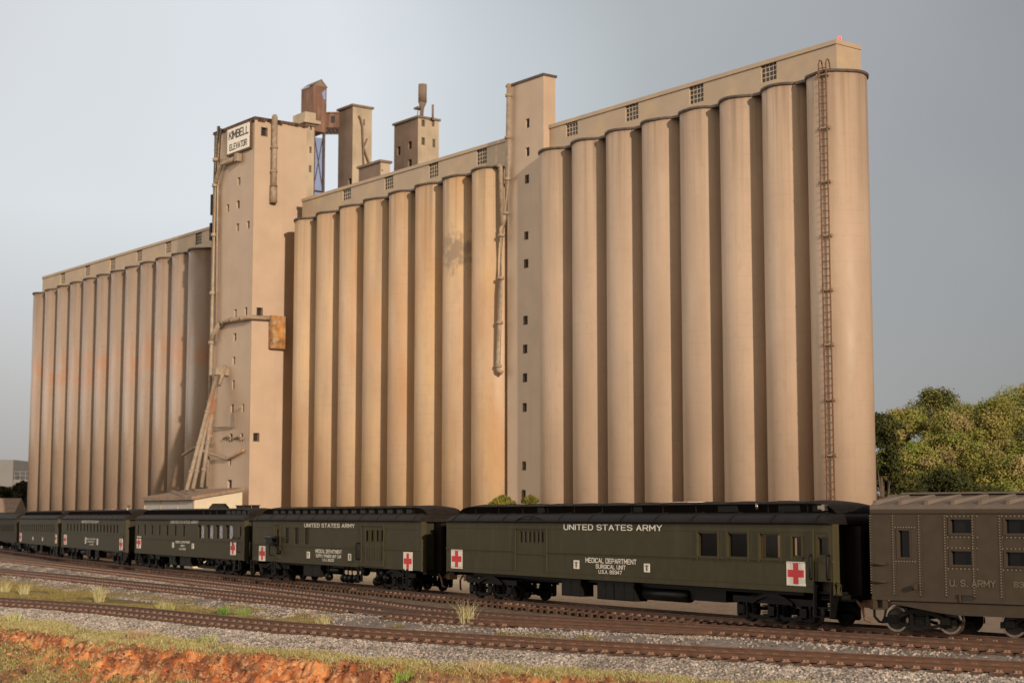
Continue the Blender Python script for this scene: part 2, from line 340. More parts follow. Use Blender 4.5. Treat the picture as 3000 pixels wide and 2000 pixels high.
M_rust = mat('rusty iron', (.17,.085,.045), .8, .4, 6, bump=.2, bscale=30)
M_pipe = mat('dust coated pipe', (.30,.23,.16), .6, .25, 3, streak=[((.35,.14,.05), .7, 2, .3, .55, .72)])
M_orust = mat('orange rust panel', (.36,.17,.05), .75, .5, 1.6, bump=.15, bscale=14, spots=((.38,.30,.20), 1.3, .52, .66))
M_sign = mat('cream sign enamel', (.86,.80,.68), .4, .04, 1)
M_ink = mat('brown sign ink', (.06,.045,.035), .6, .1, 4)
M_frame = mat('rusted sign frame', (.10,.05,.03), .7, .4, 5)
M_roofred = mat('rusty brown roof sheet', (.26,.175,.12), .8, .25, 3, bump=.1, bscale=20)
M_shedw = mat('pale shed paint', (.60,.52,.38), .6, .05, 2)
M_shedg = mat('grey shed panel', (.42,.39,.36), .5, .08, 2)
M_od = mat('olive drab paint', (.053,.0455,.021), .5, .09, 2, bump=.02, bscale=25, spec=.16, streak=[((.046,.037,.02), .6, 1.2, .25, .5, .75), ((.085,.066,.038), .5, 2.2, .4, .56, .75)])
M_odl = mat('sunlit edge olive paint', (.088,.080,.040), .45, .07, 3)
M_oddark = mat('dark olive paint', (.040,.034,.020), .6, .08, 3, spec=.12)
M_roof = mat('black car roof', (.013,.0098,.0085), .55, .2, 3, bump=.05, bscale=22, spec=.09)
M_roofb = mat('brown black car roof', (.020,.0145,.011), .6, .2, 3, bump=.05, bscale=22, spec=.09)
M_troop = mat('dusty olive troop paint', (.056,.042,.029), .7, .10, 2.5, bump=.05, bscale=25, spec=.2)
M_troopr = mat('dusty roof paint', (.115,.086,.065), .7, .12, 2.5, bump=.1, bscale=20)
M_rivet = mat('worn rivet heads', (.20,.16,.11), .5, .1, 5)
M_black = mat('black underframe', (.0045,.004,.0038), .36, .3, 5, spec=.13)
M_blackm = mat('grimy black steel', (.009,.0075,.0065), .5, .3, 5, spec=.12)
M_steel = mat('worn wheel tread', (.30,.25,.20), .28, .2, 8, metal=.9)
M_wheel = mat('dull wheel face', (.055,.042,.032), .45, .3, 6, spec=.3)
M_glass = mat('dark car window glass', (.006,.006,.007), .10, .3, 4, spec=.12)
M_white = mat('off white decal', (.80,.74,.62), .6, .05, 5)
M_red = mat('red cross paint', (.62,.022,.030), .5, .05, 5)
M_letter = mat('cream lettering', (.80,.74,.62), .6, .06, 6)
M_lettero = mat('faded lettering', (.135,.108,.078), .7, .12, 8)
M_foil = mat('glittering foil blind', (.55,.55,.60), .16, .6, 30, bump=1.0, bscale=60, metal=.85)
M_tie = mat('creosoted tie', (.090,.045,.026), .85, .35, 5, bump=.3, bscale=30, streak=[((.16,.075,.04), .6, 3, 3, .5, .7)])
M_plate = mat('rusty tie plate', (.29,.17,.115), .75, .25, 8)
M_rail = mat('rusty rail', (.115,.054,.030), .62, .25, 4, bump=.1, bscale=30)
M_railtop = mat('rail head', (.17,.11,.075), .4, .25, 3, metal=.3, spots=((.40,.32,.25), .9, .54, .60))
M_stone = mat('ballast stone', (1,1,1), .85, .18, 25, attr='col')
M_grass = mat('grass blade', (1,1,1), .75, .1, 20, attr='col', spec=.2)
M_leaf = mat('leaf', (1,1,1), .75, .15, 4, attr='col', spec=.2)
M_trunk = mat('bark', (.11,.08,.055), .9, .3, 6, bump=.3)
M_corr = mat('rusted corrugated iron', (.175,.09,.062), .8, .35, .35, streak=[((.32,.20,.13), .6, 1.5, .2, .5, .7)])
M_oldc = mat('old yellow concrete lit tone', (.44,.355,.25), .8, .2, .25, bump=.1, bscale=3, streak=[((.25,.17,.11), .6, .7, .12, .5, .75)])  # lighter copy of the mill concrete, sunlight painted into the end faces
M_oldd = mat('old brown concrete shade tone', (.22,.155,.115), .85, .25, .3, streak=[((.13,.09,.07), .6, 1, .15, .5, .75)])  # darker copy, shade painted into the front faces; also roofs and pipes
M_lat = mat('lattice steel', (.09,.06,.05), .7, .2, 3)
M_bluegrey = mat('blue grey sheet', (.22,.29,.50), .7, .1, .2)
M_greyb = mat('grey distant render', (.20,.195,.19), .8, .05, .3)
def beacon_mat():
    m = bpy.data.materials.new('lit red lamp'); m.use_nodes = True; b = m.node_tree.nodes['Principled BSDF']
    b.inputs['Base Color'].default_value = (.8,.02,.02,1); b.inputs['Emission Color'].default_value = (1,.09,.07,1); b.inputs['Emission Strength'].default_value = 2.2
    return m
M_beacon = beacon_mat()
def seeglass():
    m = bpy.data.materials.new('clear car glass'); m.use_nodes = True; t = m.node_tree; t.nodes.clear()
    o = t.nodes.new('ShaderNodeOutputMaterial'); a = t.nodes.new('ShaderNodeBsdfTransparent'); a.inputs[0].default_value = (.72,.68,.66,1)
    g = t.nodes.new('ShaderNodeBsdfGlossy'); g.inputs['Roughness'].default_value = .08; x = t.nodes.new('ShaderNodeMixShader'); x.inputs[0].default_value = .05
    t.links.new(a.outputs[0], x.inputs[1]); t.links.new(g.outputs[0], x.inputs[2]); t.links.new(x.outputs[0], o.inputs[0]); return m
M_clear = seeglass()

def ground_mat():
    m = bpy.data.materials.new('layout ground'); m.use_nodes = True; t = m.node_tree; L = t.links; bs = t.nodes['Principled BSDF']
    bs.inputs['Roughness'].default_value = .92; bs.inputs['Specular IOR Level'].default_value = .2
    co = t.nodes.new('ShaderNodeTexCoord'); a = t.nodes.new('ShaderNodeAttribute'); a.attribute_name = 'col'
    n1 = t.nodes.new('ShaderNodeTexNoise'); n1.inputs['Scale'].default_value = 6; n1.inputs['Detail'].default_value = 8; n1.inputs['Roughness'].default_value = .7; L.new(co.outputs['Object'], n1.inputs['Vector'])
    mr = t.nodes.new('ShaderNodeMapRange'); mr.inputs[1].default_value = .25; mr.inputs[2].default_value = .75; mr.inputs[3].default_value = .55; mr.inputs[4].default_value = 1.5; L.new(n1.outputs[0], mr.inputs[0])
    mx = t.nodes.new('ShaderNodeMixRGB'); mx.blend_type = 'MULTIPLY'; mx.inputs[0].default_value = 1; L.new(a.outputs['Color'], mx.inputs[1]); L.new(mr.outputs[0], mx.inputs[2]); L.new(mx.outputs[0], bs.inputs['Base Color'])
    v = t.nodes.new('ShaderNodeTexNoise'); v.inputs['Scale'].default_value = 14; v.inputs['Detail'].default_value = 6; L.new(co.outputs['Object'], v.inputs['Vector'])
    bp = t.nodes.new('ShaderNodeBump'); bp.inputs['Strength'].default_value = .5; bp.inputs['Distance'].default_value = .08; L.new(v.outputs[0], bp.inputs['Height']); L.new(bp.outputs[0], bs.inputs['Normal'])
    return m
M_ground = ground_mat()
# ------------------------------------------------------------------ track centre lines
def catmull(P, n=12):
    P = [np.array(p[:2], float) for p in P]; P = [2*P[0]-P[1]]+P+[2*P[-1]-P[-2]]; o = []
    for i in range(1, len(P)-2):
        for k in range(n):
            t = k/n; a, b, c, d = P[i-1:i+3]
            o.append(.5*((2*b)+(c-a)*t+(2*a-5*b+4*c-d)*t*t+(3*b-a-3*c+d)*t**3))
    o.append(P[-2]); return np.array(o)
def resample(C, step):
    s = np.r_[0, np.cumsum(np.linalg.norm(np.diff(C, axis=0), axis=1))]; q = np.arange(0, s[-1], step)
    return np.c_[np.interp(q, s, C[:,0]), np.interp(q, s, C[:,1])]
# car side planes: right end (px, Y), left end (px, Y), sill height, eave height
CARS = dict(surgical=((2440, 56.3), (1308, 80.2), 1.2, 3.55), supply=((1234, 83.3), (740, 103), 1.10, 3.55),
            diner=((716, 105), (396, 126.5), 1.05, 3.55), ward=((368, 129), (180, 152), 1.05, 3.55),
            far=((169, 154), (56, 176), 1.05, 3.55), last=((48, 178), (-50, 203), 1.05, 3.5), troop=((3230, 50.4), (2553, 55.4), 1.13, 4.02))
HW = 1.5
ENDS = {}
for k, (a, b, *_) in CARS.items():
    A, B = at(*a), at(*b); A[2] = B[2] = 0; d = (A-B)/np.linalg.norm(A-B); nin = np.array([-d[1], d[0], 0])
    ENDS[k] = (A, B, d, nin)
c1 = [ENDS['last'][1]+HW*ENDS['last'][3]]
for k in ('last', 'far', 'ward', 'diner', 'supply', 'surgical', 'troop'):
    A, B, d, nin = ENDS[k]; c1.append((A+B)/2+HW*nin*1.02)
A, B, d, nin = ENDS['troop']; c1 += [A+HW*nin, A+d*10+HW*nin]
T1 = catmull(c1)
T2 = catmull([(-62,180), (-47.8,155.7), (-12.8,89.6), (-2.8,68.7), (7.2,58.2), (15.2,50.0), (24,43.0)])
T3 = catmull([(-62,152), (-36.7,119.9), (-11.3,79.4), (-2.6,65.0), (3.0,60.0), (7.6,56.8)])
T4 = catmull([(-34,87), (-23.2,77.2), (-17.0,71.0), (-8.2,60.0), (.2,52.6), (6.0,48.4), (13.3,43.6), (22,38.2)])
TR = {k: resample(v, .4) for k, v in dict(t1=T1, t2=T2, t3=T3, t4=T4).items()}
def sdist(k, X, Y, cap=60):
    """signed distance to a track; positive on the camera's side"""
    C = TR[k]; tg = np.gradient(C, axis=0); tg /= np.linalg.norm(tg, axis=1)[:,None]
    X = np.asarray(X, float).ravel(); Y = np.asarray(Y, float).ravel(); o = np.empty(len(X))
    for i in range(0, len(X), 20000):
        x, y = X[i:i+20000, None], Y[i:i+20000, None]
        dd = (x-C[None,:,0])**2+(y-C[None,:,1])**2; j = dd.argmin(1); ii = np.arange(len(j))
        rx, ry = x[:,0]-C[j,0], y[:,0]-C[j,1]; cr = tg[j,0]*ry-tg[j,1]*rx
        o[i:i+20000] = np.sqrt(dd[ii,j])*-np.sign(cr)
    return o
def sm(a, b, x): t = np.clip((x-a)/(b-a), 0, 1); return t*t*(3-2*t)
def clay_edge(X, Y): return 4.05+.75*sm(-4, -15, X)+1.3*(fbm(X*.35, Y*.35, 5)-.5)
def height(X, Y, D=None, rough=True):
    X = np.asarray(X, float); Y = np.asarray(Y, float)
    d1, d2, d3, d4 = D if D is not None else [sdist(k, X, Y) for k in ('t1','t2','t3','t4')]
    h = np.full(X.shape, -.52)
    h = np.where(d1 < 0, -.38-1.22*sm(3, 17, -d1), h)
    h = np.maximum(h, -.37-.25*sm(1.6, 3, abs(d1)))
    for d in (d2, d3): h = np.maximum(h, -.255-.30*sm(1.45, 2.9, abs(d)))
    h4 = np.where(d4 > 0, -.265-.30*sm(1.5, 3.2, d4)-.12*sm(3, 5, d4), -.265-.27*sm(1.45, 2.7, -d4))
    h = np.where(d4 > -1.4, np.where(d4 > 1, h4, np.maximum(h, h4)), np.maximum(h, h4))
    e = clay_edge(X, Y); s = d4-e
    if rough:
        h = h+(fbm(X*1.6, Y*1.6, 3)-.5)*.07
        r = fbm(X*.9, Y*.9, 21, 5, True); r2 = fbm(X*2.4+3, Y*2.4, 33, 4)
        blocks = np.floor(fbm(X*1.1, Y*1.1, 41, 3)*7)/7
        inz = sm(-.15, .5, s)
        fall = .55*sm(-.1, .8, s)+.30*sm(.9, 1.8, s)+.24*np.clip(s-1.0, 0, 30)
        r3 = fbm(X*5.1+1.7*Y, Y*5.1, 61, 4, True); r4 = fbm(X*13, Y*13, 62, 3); bl2 = np.floor(fbm(X*3.1-9, Y*2.6, 43, 3)*9)/9
        h = h-fall+inz*((r-.5)*.55+(r2-.5)*.30+(blocks-.45)*.45+(bl2-.45)*.38+(r3-.6)*.24+(r4-.5)*.10)*(1-.6*sm(2, 3.2, s))
    else:
        h = h-.55*sm(-.1,.8,s)-.3*sm(.9,1.8,s)-.24*np.clip(s-1,0,30)
    return np.maximum(h, -3.6)
# ------------------------------------------------------------------ ground sheet
def build_ground():
    rows = np.r_[np.arange(20, 43, 1.2), np.arange(43, 70, .055), np.arange(70, 78, .1), np.geomspace(78, 200, 220), np.geomspace(205, 3500, 40)]
    k = np.r_[np.linspace(-1.6, -.42, 12), np.linspace(-.40, .40, 760), np.linspace(.42, 1.6, 12)]
    Yg, Kg = np.meshgrid(rows, k, indexing='ij'); Xg = Yg*Kg; X, Y = Xg.ravel(), Yg.ravel()
    D = [sdist(q, X, Y) for q in ('t1','t2','t3','t4')]; d1, d2, d3, d4 = D
    far = Y > 230
    Z = height(X, Y, D); Z = np.where(far, -1.6, Z)
    nA = fbm(X*.8, Y*.8, 50); nB = fbm(X*3, Y*3, 51); nC = fbm(X*.25, Y*.25, 52)
    C = np.tile(np.array([.150,.105,.072]), (len(X),1))
    def mixc(C, c, f): return C*(1-f[:,None])+np.array(c)*f[:,None]
    C = mixc(C, (.24,.175,.125), sm(1.5, 4, -d1)); C = mixc(C, (.47,.40,.30), sm(5, 14, -d1)*sm(8, -3, X))
    bal = np.maximum.reduce([1-sm(2.3, 3.2, abs(d2)), 1-sm(2.3, 3.3, abs(d3)), np.where(d4 > 0, 1-sm(2.6, 3.4, d4), 1-sm(2.2, 3.4, -d4)), sm(2.5, 3.5, d1)*sm(-1, -3, d4)*.8])
    C = mixc(C, (.185,.155,.135), bal)
    C = mixc(C, (.15,.115,.05), sm(-7, -10, X)*sm(-2.0, -3, d4)*sm(2.2, 3.2, d3))
    e = clay_edge(X, Y); s = d4-e
    C = mixc(C, (.24,.19,.075), sm(2.7, 3.4, d4))
    C = mixc(C, (.42,.125,.042), sm(-.1, .25, s))
    nD = fbm(X*2.2, Y*1.7, 53, 5); nE = fbm(X*7, Y*7, 54, 4)
    C = mixc(C, (.60,.26,.10), sm(-.1, .25, s)*sm(.50, .62, nD)); C = mixc(C, (.15,.060,.030), sm(-.1,.25,s)*sm(.50, .38, nD)*.85)
    C = mixc(C, (.30,.17,.10), sm(-.1,.25,s)*sm(.54,.66,nE)*.7); C = mixc(C, (.62,.36,.20), sm(-.1,.25,s)*sm(.66,.72,nE)*.8)
    C = mixc(C, (.24,.15,.085), sm(0,.3,s)*sm(.5,.62,nC)*sm(-9,-2,X)*.8)
    C = mixc(C, (.20,.14,.065), sm(1.1, 1.7, s+2.4*(nC-.5)))
    C = C*(.72+.56*nB[:,None])
    n, mcol = len(rows), len(k); I = np.arange(n*mcol).reshape(n, mcol)
    Fq = np.stack([I[:-1,:-1], I[:-1,1:], I[1:,1:], I[1:,:-1]], -1).reshape(-1, 4)
    me = npmesh('ground', np.c_[X, Y, Z], Fq, M_ground, C, smooth=True)
    o = put('ground', me); o['kind'] = 'structure'; o['label'] = 'red clay bank, ballast beds and brown dirt around the tracks'
build_ground()
# ------------------------------------------------------------------ tracks
RAILP = [(-.07,-.17), (.07,-.17), (.07,-.15), (.018,-.135), (.018,-.045), (.038,-.035), (.038,0), (-.038,0), (-.038,-.035), (-.018,-.045), (-.018,-.135), (-.07,-.15)]
def rail_mesh(C, off, z=0):
    tg = np.gradient(C, axis=0); tg /= np.linalg.norm(tg, axis=1)[:,None]; nr = np.c_[tg[:,1], -tg[:,0]]
    mb = MB(); rings = []
    for p, q in zip(C, nr): rings.append([(p[0]+q[0]*(off+u), p[1]+q[1]*(off+u), w_+z) for u, w_ in RAILP])
    n = len(RAILP); vs = [v for r in rings for v in r]
    for k in range(n):
        mb2 = [(i*n+k, i*n+(k+1)%n, (i+1)*n+(k+1)%n, (i+1)*n+k) for i in range(len(C)-1)]
        mb.f += mb2; mb.m += [1 if k == 6 else 0]*len(mb2); mb.sm += [False]*len(mb2)
    mb.v = vs; return mb.mesh('rail', [M_rail, M_railtop])
def tie_mesh(seed, half=1.3):
    r = random.Random(seed); mb = MB(); w_ = .115; z0, z1 = -.36, -.175
    j = lambda a=.012: r.uniform(-a, a)
    vs = [(x+j(), y+j(.03), z+j(.008)) for x in (-w_, w_) for y in (-half, half) for z in (z0, z1)]
    mb.add(vs, [(0,1,3,2),(4,6,7,5),(0,4,5,1),(2,3,7,6),(0,2,6,4),(1,5,7,3)], 0)
    for y in (-.7525, .7525):
        mb.box(-.10, .10, y-.19, y+.19, -.180, -.158, 1)
        for dy in (-.10, .10):
            for dx in (-.045, .045): mb.box(dx-.03, dx+.03, y+dy-.028, y+dy+.028, -.158, -.105, 1)
    return mb.mesh('tie', [M_tie, M_plate])
TIES = [tie_mesh(i) for i in range(4)]
def track(key, label, rmin=None, spacing=.53, skip=None, rails=(-.7525, .7525)):
    C = resample({'t1':T1,'t2':T2,'t3':T3,'t4':T4}[key], 1.0)
    mid = C[len(C)//2]; root = thing('railway_track', label, 'track', (0,0,0), 0, 'railway tracks')
    for off in rails: put('rail', rail_mesh(C, off), root)
    P = resample({'t1':T1,'t2':T2,'t3':T3,'t4':T4}[key], spacing); tg = np.gradient(P, axis=0); lst = []
    for p, g in zip(P, tg):
        if abs(p[0]) > p[1]*.335+2: continue
        if skip is not None and skip(p): continue
        lst.append((p[1], p, math.atan2(g[1], g[0])))
    lst.sort(key=lambda q: q[0]); rest = MB()
    for i, (_, p, a) in enumerate(lst):
        me = TIES[i % 4]; a += random.uniform(-.025, .025); x, y = p[0]+random.uniform(-.03,.03), p[1]+random.uniform(-.03,.03)
        if i < 100: put('tie', me, root, (x, y, 0), a)
        else:
            ca, sa = math.cos(a), math.sin(a); b = len(rest.v)
            rest.v += [(x+v.co.x*ca-v.co.y*sa, y+v.co.x*sa+v.co.y*ca, v.co.z) for v in me.vertices]
            for f in me.polygons: rest.f.append(tuple(b+q for q in f.vertices)); rest.m.append(f.material_index); rest.sm.append(False)
    if rest.v: o = rest.build('ties', [M_tie, M_plate], root); o['kind'] = 'stuff'
    return root
track('t1', 'rusty track carrying the army train, its tie ends standing clear of the dirt', spacing=.56)
track('t2', 'rusty track next in front of the army train, running the full width on low ballast')
def skip3(p): return abs(sdist('t2', p[:1], p[1:2])[0]) < 1.9
track('t3', 'rusty branch track that joins the one beside it right of centre', skip=skip3)
track('t4', 'foremost rusty track on its grey ballast shoulder above the clay bank')
# ------------------------------------------------------------------ ballast stones
def rocks(name, X, Y, R, label, base, zoff=.0):
    n = len(X); Z = height(X, Y, rough=True)+R*.1+zoff
    cube = np.array([(x,y,z) for x in (-1,1) for y in (-1,1) for z in (-1,1)], float)
    V = cube[None]*RNG.uniform(.45, 1.0, (n,8,3)); a = RNG.uniform(0, 6.28, n); b = RNG.uniform(-1, 1, n)
    ca, sa, cb, sb = np.cos(a)[:,None], np.sin(a)[:,None], np.cos(b)[:,None], np.sin(b)[:,None]
    x, y, z = V[...,0], V[...,1], V[...,2]*.85; y, z = y*cb-z*sb, y*sb+z*cb; x, y = x*ca-y*sa, x*sa+y*ca
    V = np.stack([x*R[:,None]+X[:,None], y*R[:,None]+Y[:,None], z*R[:,None]+Z[:,None]], -1).reshape(-1,3)
    f = np.array([(0,1,3,2),(4,6,7,5),(0,4,5,1),(2,3,7,6),(0,2,6,4),(1,5,7,3)]); Fq = (np.arange(n)[:,None,None]*8+f[None]).reshape(-1,4)
    g = RNG.beta(1.6, 2.2, n)*1.55+.25; tint = RNG.uniform(-.035, .035, (n,3))*(1 if base[0] < base[2]*2 else 1.1); c = np.array(base)[None]*g[:,None]+tint*g[:,None]*.5
    c = c*(.55+.9*fbm(X*.9, Y*.9, 71))[:,None]; c = np.repeat(np.clip(c, .02, .9), 8, 0)
    o = put(name, npmesh(name, V, Fq, M_stone, c)); tag(o, label, 'gravel', None, 'stuff')
def along(key, n, d0, d1, ymax, ymin=0):
    C = TR[key]; tg = np.gradient(C, axis=0); tg /= np.linalg.norm(tg, axis=1)[:,None]
    ok = np.where((abs(C[:,0]) < C[:,1]*.325+1) & (C[:,1] < ymax) & (C[:,1] > ymin))[0]
    i = RNG.choice(ok, n); d = RNG.uniform(d0, d1, n); t = RNG.uniform(-.25, .25, n)
    return C[i,0]+tg[i,1]*d+tg[i,0]*t, C[i,1]-tg[i,0]*d+tg[i,1]*t
X, Y = along('t4', 85000, -1.5, 3.5, 90); k = sdist('t4', X, Y); ok = (abs(k) > .0) & (RNG.uniform(size=len(X)) > sm(2.85, 3.45, k+.6*(fbm(X*2,Y*2,8)-.5)))
rocks('ballast', X[ok], Y[ok], RNG.uniform(.022, .050, ok.sum()), 'loose grey ballast stones along the foremost track', (.38,.325,.28))
X, Y = [], []
for key, n, a, b, ym in (('t4', 30000, -3.6, -1.2, 85), ('t3', 40000, -1.2, 3.4, 135), ('t2', 34000, -1.2, 2.6, 150), ('t2', 6000, -2.6, -1.3, 90)):
    x, y = along(key, n, a, b, ym); X.append(x); Y.append(y)
X, Y = np.concatenate(X), np.concatenate(Y); k = sdist('t4', X, Y); k1 = sdist('t1', X, Y)
ok = (k < -1.0) & (k1 > 2.2) & (RNG.uniform(size=len(X)) > .9*sm(.48, .62, fbm(X*.6, Y*.6, 77)))
rocks('ballast', X[ok], Y[ok], RNG.uniform(.024, .055, ok.sum()), 'loose grey ballast stones between the middle tracks', (.33,.275,.235))
# ------------------------------------------------------------------ grass
def blades(name, X, Y, Hh, W_, cols, label, lean=.5, parent=None, zfun=None, thing_tag=None):
    n = len(X); Z = (height(X, Y) if zfun is None else zfun)-.02; a = RNG.uniform(0, 6.28, n); l = RNG.uniform(.05, lean, n)*Hh; b = RNG.uniform(0, 6.28, n)
    dx, dy = np.cos(a)*W_/2, np.sin(a)*W_/2; mx, my = np.cos(b)*l, np.sin(b)*l
    V = np.stack([np.c_[X-dx, Y-dy, Z], np.c_[X+dx, Y+dy, Z], np.c_[X+dx*.7+mx*.35, Y+dy*.7+my*.35, Z+Hh*.6], np.c_[X-dx*.7+mx*.35, Y-dy*.7+my*.35, Z+Hh*.6], np.c_[X+mx, Y+my, Z+Hh], np.c_[X+mx+dx*.15, Y+my+dy*.15, Z+Hh]], 1).reshape(-1,3)
    f = np.array([(0,1,2,3),(3,2,5,4)]); Fq = (np.arange(n)[:,None,None]*6+f[None]).reshape(-1,4)
    cols = np.array(cols); c = cols[RNG.integers(0, len(cols), n)]*RNG.uniform(.7, 1.3, (n,1)); c = np.repeat(np.clip(c, 0, .9), 6, 0)
    return put(name, npmesh(name, V, Fq, M_grass, c), parent)
STRAW = [(.56,.46,.20), (.46,.40,.14), (.36,.34,.09), (.60,.50,.28), (.34,.34,.08), (.40,.27,.13), (.66,.58,.36)]
GREEN = [(.20,.24,.05), (.26,.27,.06), (.32,.31,.09), (.38,.34,.12)]
X, Y = along('t4', 230000, 2.7, 6.4, 84); k = sdist('t4', X, Y); e = clay_edge(X, Y)
n2 = fbm(X*.7, Y*.7, 91); ok = (k < e+.25+1.0*(fbm(X*1.3,Y*1.3,92)-.5)) & (k > 2.95+.9*(n2-.5)) & (RNG.uniform(size=len(X)) > .85*sm(.50,.66,n2))
Hh = RNG.uniform(.035, .125, ok.sum())*(.7+.8*fbm(X[ok]*.5, Y[ok]*.5, 93))
tag(blades('grass', X[ok], Y[ok], Hh, .020, STRAW, '', 1.5), 'dry yellow grass verge between the front ballast and the clay bank', 'grass', None, 'stuff')
# lower verge at the foot of the bank
k0 = RNG.uniform(-.33, .16, 520000); Y = RNG.uniform(46, 70, 520000); X = Y*k0
k = sdist('t4', X, Y); s = k-clay_edge(X, Y); ok = (s > .9) & (s < 7) & (fbm(X*.55, Y*.55, 95)+.09*(s-1.6) > .46)
tag(blades('grass', X[ok], Y[ok], RNG.uniform(.04, .13, ok.sum()), .022, STRAW+GREEN, '', 1.3), 'tufty olive and straw grass at the foot of the clay bank', 'grass', None, 'stuff')
k0 = RNG.uniform(-.33, .05, 700000); Y = 55+60*RNG.uniform(0, 1, 700000)**1.2; X = Y*k0; k = sdist('t4', X, Y); k3 = sdist('t3', X, Y); nn = fbm(X*.5, Y*.5, 96)
ok = (k3 > 2.0) & (k < -1.9) & ((X < -7.5+6*(nn-.5)) & (nn > .43) | (nn > .62) & (X < 3))
tag(blades('grass', X[ok], Y[ok], RNG.uniform(.05, .15, ok.sum()), .024, [(.27,.21,.065), (.20,.17,.045), (.36,.28,.12), (.22,.21,.055), (.30,.20,.10)], '', 1.0), 'low olive grass strip in the dip behind the foremost track', 'grass', None, 'stuff')
# grass tufts one can count
def tuft(px, py, z, hgt, rad, n, cols, label, lean=.55, wide=.02):
    lean *= 1.5; rad *= .75; p = gnd(px, py, z); zz = float(height(np.array([p[0]]), np.array([p[1]]))[0])
    a = RNG.uniform(0, 6.28, n); r = rad*np.sqrt(RNG.uniform(0, 1, n)); X, Y = r*np.cos(a), r*np.sin(a)
    o = blades('grass_tuft', X, Y, hgt*RNG.uniform(.45, 1, n), wide, cols, '', lean, zfun=np.full(n, 0.0))
    o.location = (p[0], p[1], zz); tag(o, label, 'grass tuft', 'grass tufts')
PALE = [(.58,.50,.27), (.50,.46,.20), (.62,.56,.34)]; LIME = [(.30,.42,.07), (.40,.46,.12), (.24,.36,.06), (.48,.50,.20)]
tuft(290, 1762, -.5, 1.0, .30, 150, PALE, 'tall pale straw tuft behind the foremost track, in the olive strip')
tuft(70, 1742, -.5, .75, .32, 120, PALE, 'pale straw tuft near the left edge, taller of the neighbouring pair')
tuft(15, 1735, -.5, .8, .30, 100, PALE, 'pale straw tuft cut by the left edge of the view')
tuft(485, 1785, -.5, .42, .55, 240, [(.48,.46,.16),(.42,.42,.13),(.54,.50,.22)], 'rounded yellow green cushion behind the foremost track')
tuft(1368, 1850, -.5, 1.05, .40, 120, PALE, 'tall thin bleached tuft beside the foremost rail near the centre', .5, .016)
tuft(1185, 1958, -.62, .5, .40, 200, LIME, 'bright lime tuft at the foot of the front ballast')
tuft(610, 1888, -.6, .42, .38, 150, LIME+PALE, 'yellow lime tuft on the verge left of the pale dead clump')
tuft(40, 1822, -.6, .5, .40, 150, LIME+PALE, 'yellow green tuft at the left edge under the front ballast')
tuft(405, 1870, -.6, .42, .62, 260, [(.55,.38,.22),(.60,.45,.28),(.48,.33,.18)], 'tan dead grass clump lying on the verge', 1.3)
tuft(1405, 1960, -.6, .38, .60, 220, [(.58,.44,.24),(.60,.48,.30)], 'dry buff clump on the verge right of the lime tuft', 1.2)
tuft(655, 1796, -.5, .40, .42, 150, [(.16,.30,.05),(.22,.34,.07)], 'dark green tuft behind the foremost track, left of its twin')
tuft(710, 1803, -.5, .42, .42, 150, [(.20,.34,.06),(.26,.38,.08)], 'fresh green tuft behind the foremost track, right of its twin')
tuft(945, 1828, -.5, .5, .35, 90, PALE, 'sparse pale tuft on the ballast behind the foremost track', .6)
tuft(1955, 1822, -.45, .42, .30, 120, LIME, 'fresh green tuft at the tie ends under the long hospital car')
tuft(1500, 1787, -.45, .35, .32, 110, [(.45,.46,.16),(.5,.48,.24)], 'pale green tuft at the tie ends below the long car')
tuft(2045, 1826, -.45, .25, .35, 110, [(.58,.40,.22),(.6,.46,.28)], 'tan dead tuft at the tie ends right of the green one', 1.2)
tuft(2940, 1882, -.45, .28, .35, 110, [(.52,.33,.18),(.5,.38,.2)], 'russet dead tuft by the ties under the ribbed car', 1.2)
tuft(1240, 1758, -.45, .35, .35, 90, [(.34,.34,.09),(.28,.30,.07)], 'olive tuft at the tie ends below the second car')

# crumbled clods on the bank
k0 = RNG.uniform(-.33, .33, 90000); Y = RNG.uniform(44, 72, 90000); X = Y*k0; k = sdist('t4', X, Y); s = k-clay_edge(X, Y)
ok = (s > -.1) & (s < 3.2) & (fbm(X*1.5, Y*1.5, 97) > .42); X, Y = X[ok][:26000], Y[ok][:26000]
rocks('clay_clods', X, Y, RNG.uniform(.015, .05, len(X))*(1+1.4*(RNG.uniform(size=len(X)) > .95)), 'crumbled red and brown clay clods on the cut bank', (.36,.15,.07))
# ------------------------------------------------------------------ grain elevator
KB = 1.1
PB = CAM*[1,1,1]+KB*(np.array([4.37467, 104, CH])-CAM); PB[2] = 0
GZ = -1.7                                              # ground level at the elevator
ZU = lambda z: CH+(z-CH)*KB
def W(u, n, z): return PB+TD*u+ND*n+np.array([0,0,z])   # u along the front, n out of it
def uz(x, y, n=0.0):
    q = hitp(x, y, PB+ND*n, ND); return float((q-PB)@TD), float(q[2])
def nz_(x, y, u):
    q = hitp(x, y, PB+TD*u, TD); return float((q-PB)@ND), float(q[2])
RZB = math.atan2(TD[1], TD[0])     # local frame: +x = along front to the right, -y = out of the front
def Lp(root, x): pass
R = 1.6*KB; HS = ZU(27.25); HG = ZU(29.15)
def silo_mesh(r, z0, z1, mat_, seed):
    mb = MB(); n = 56; zs = np.linspace(z0, z1, 3)
    mb.loft([[(r*math.cos(2*math.pi*k/n), r*math.sin(2*math.pi*k/n), z) for k in range(n)] for z in zs], 0)
    return mb.mesh('silo', mat_)
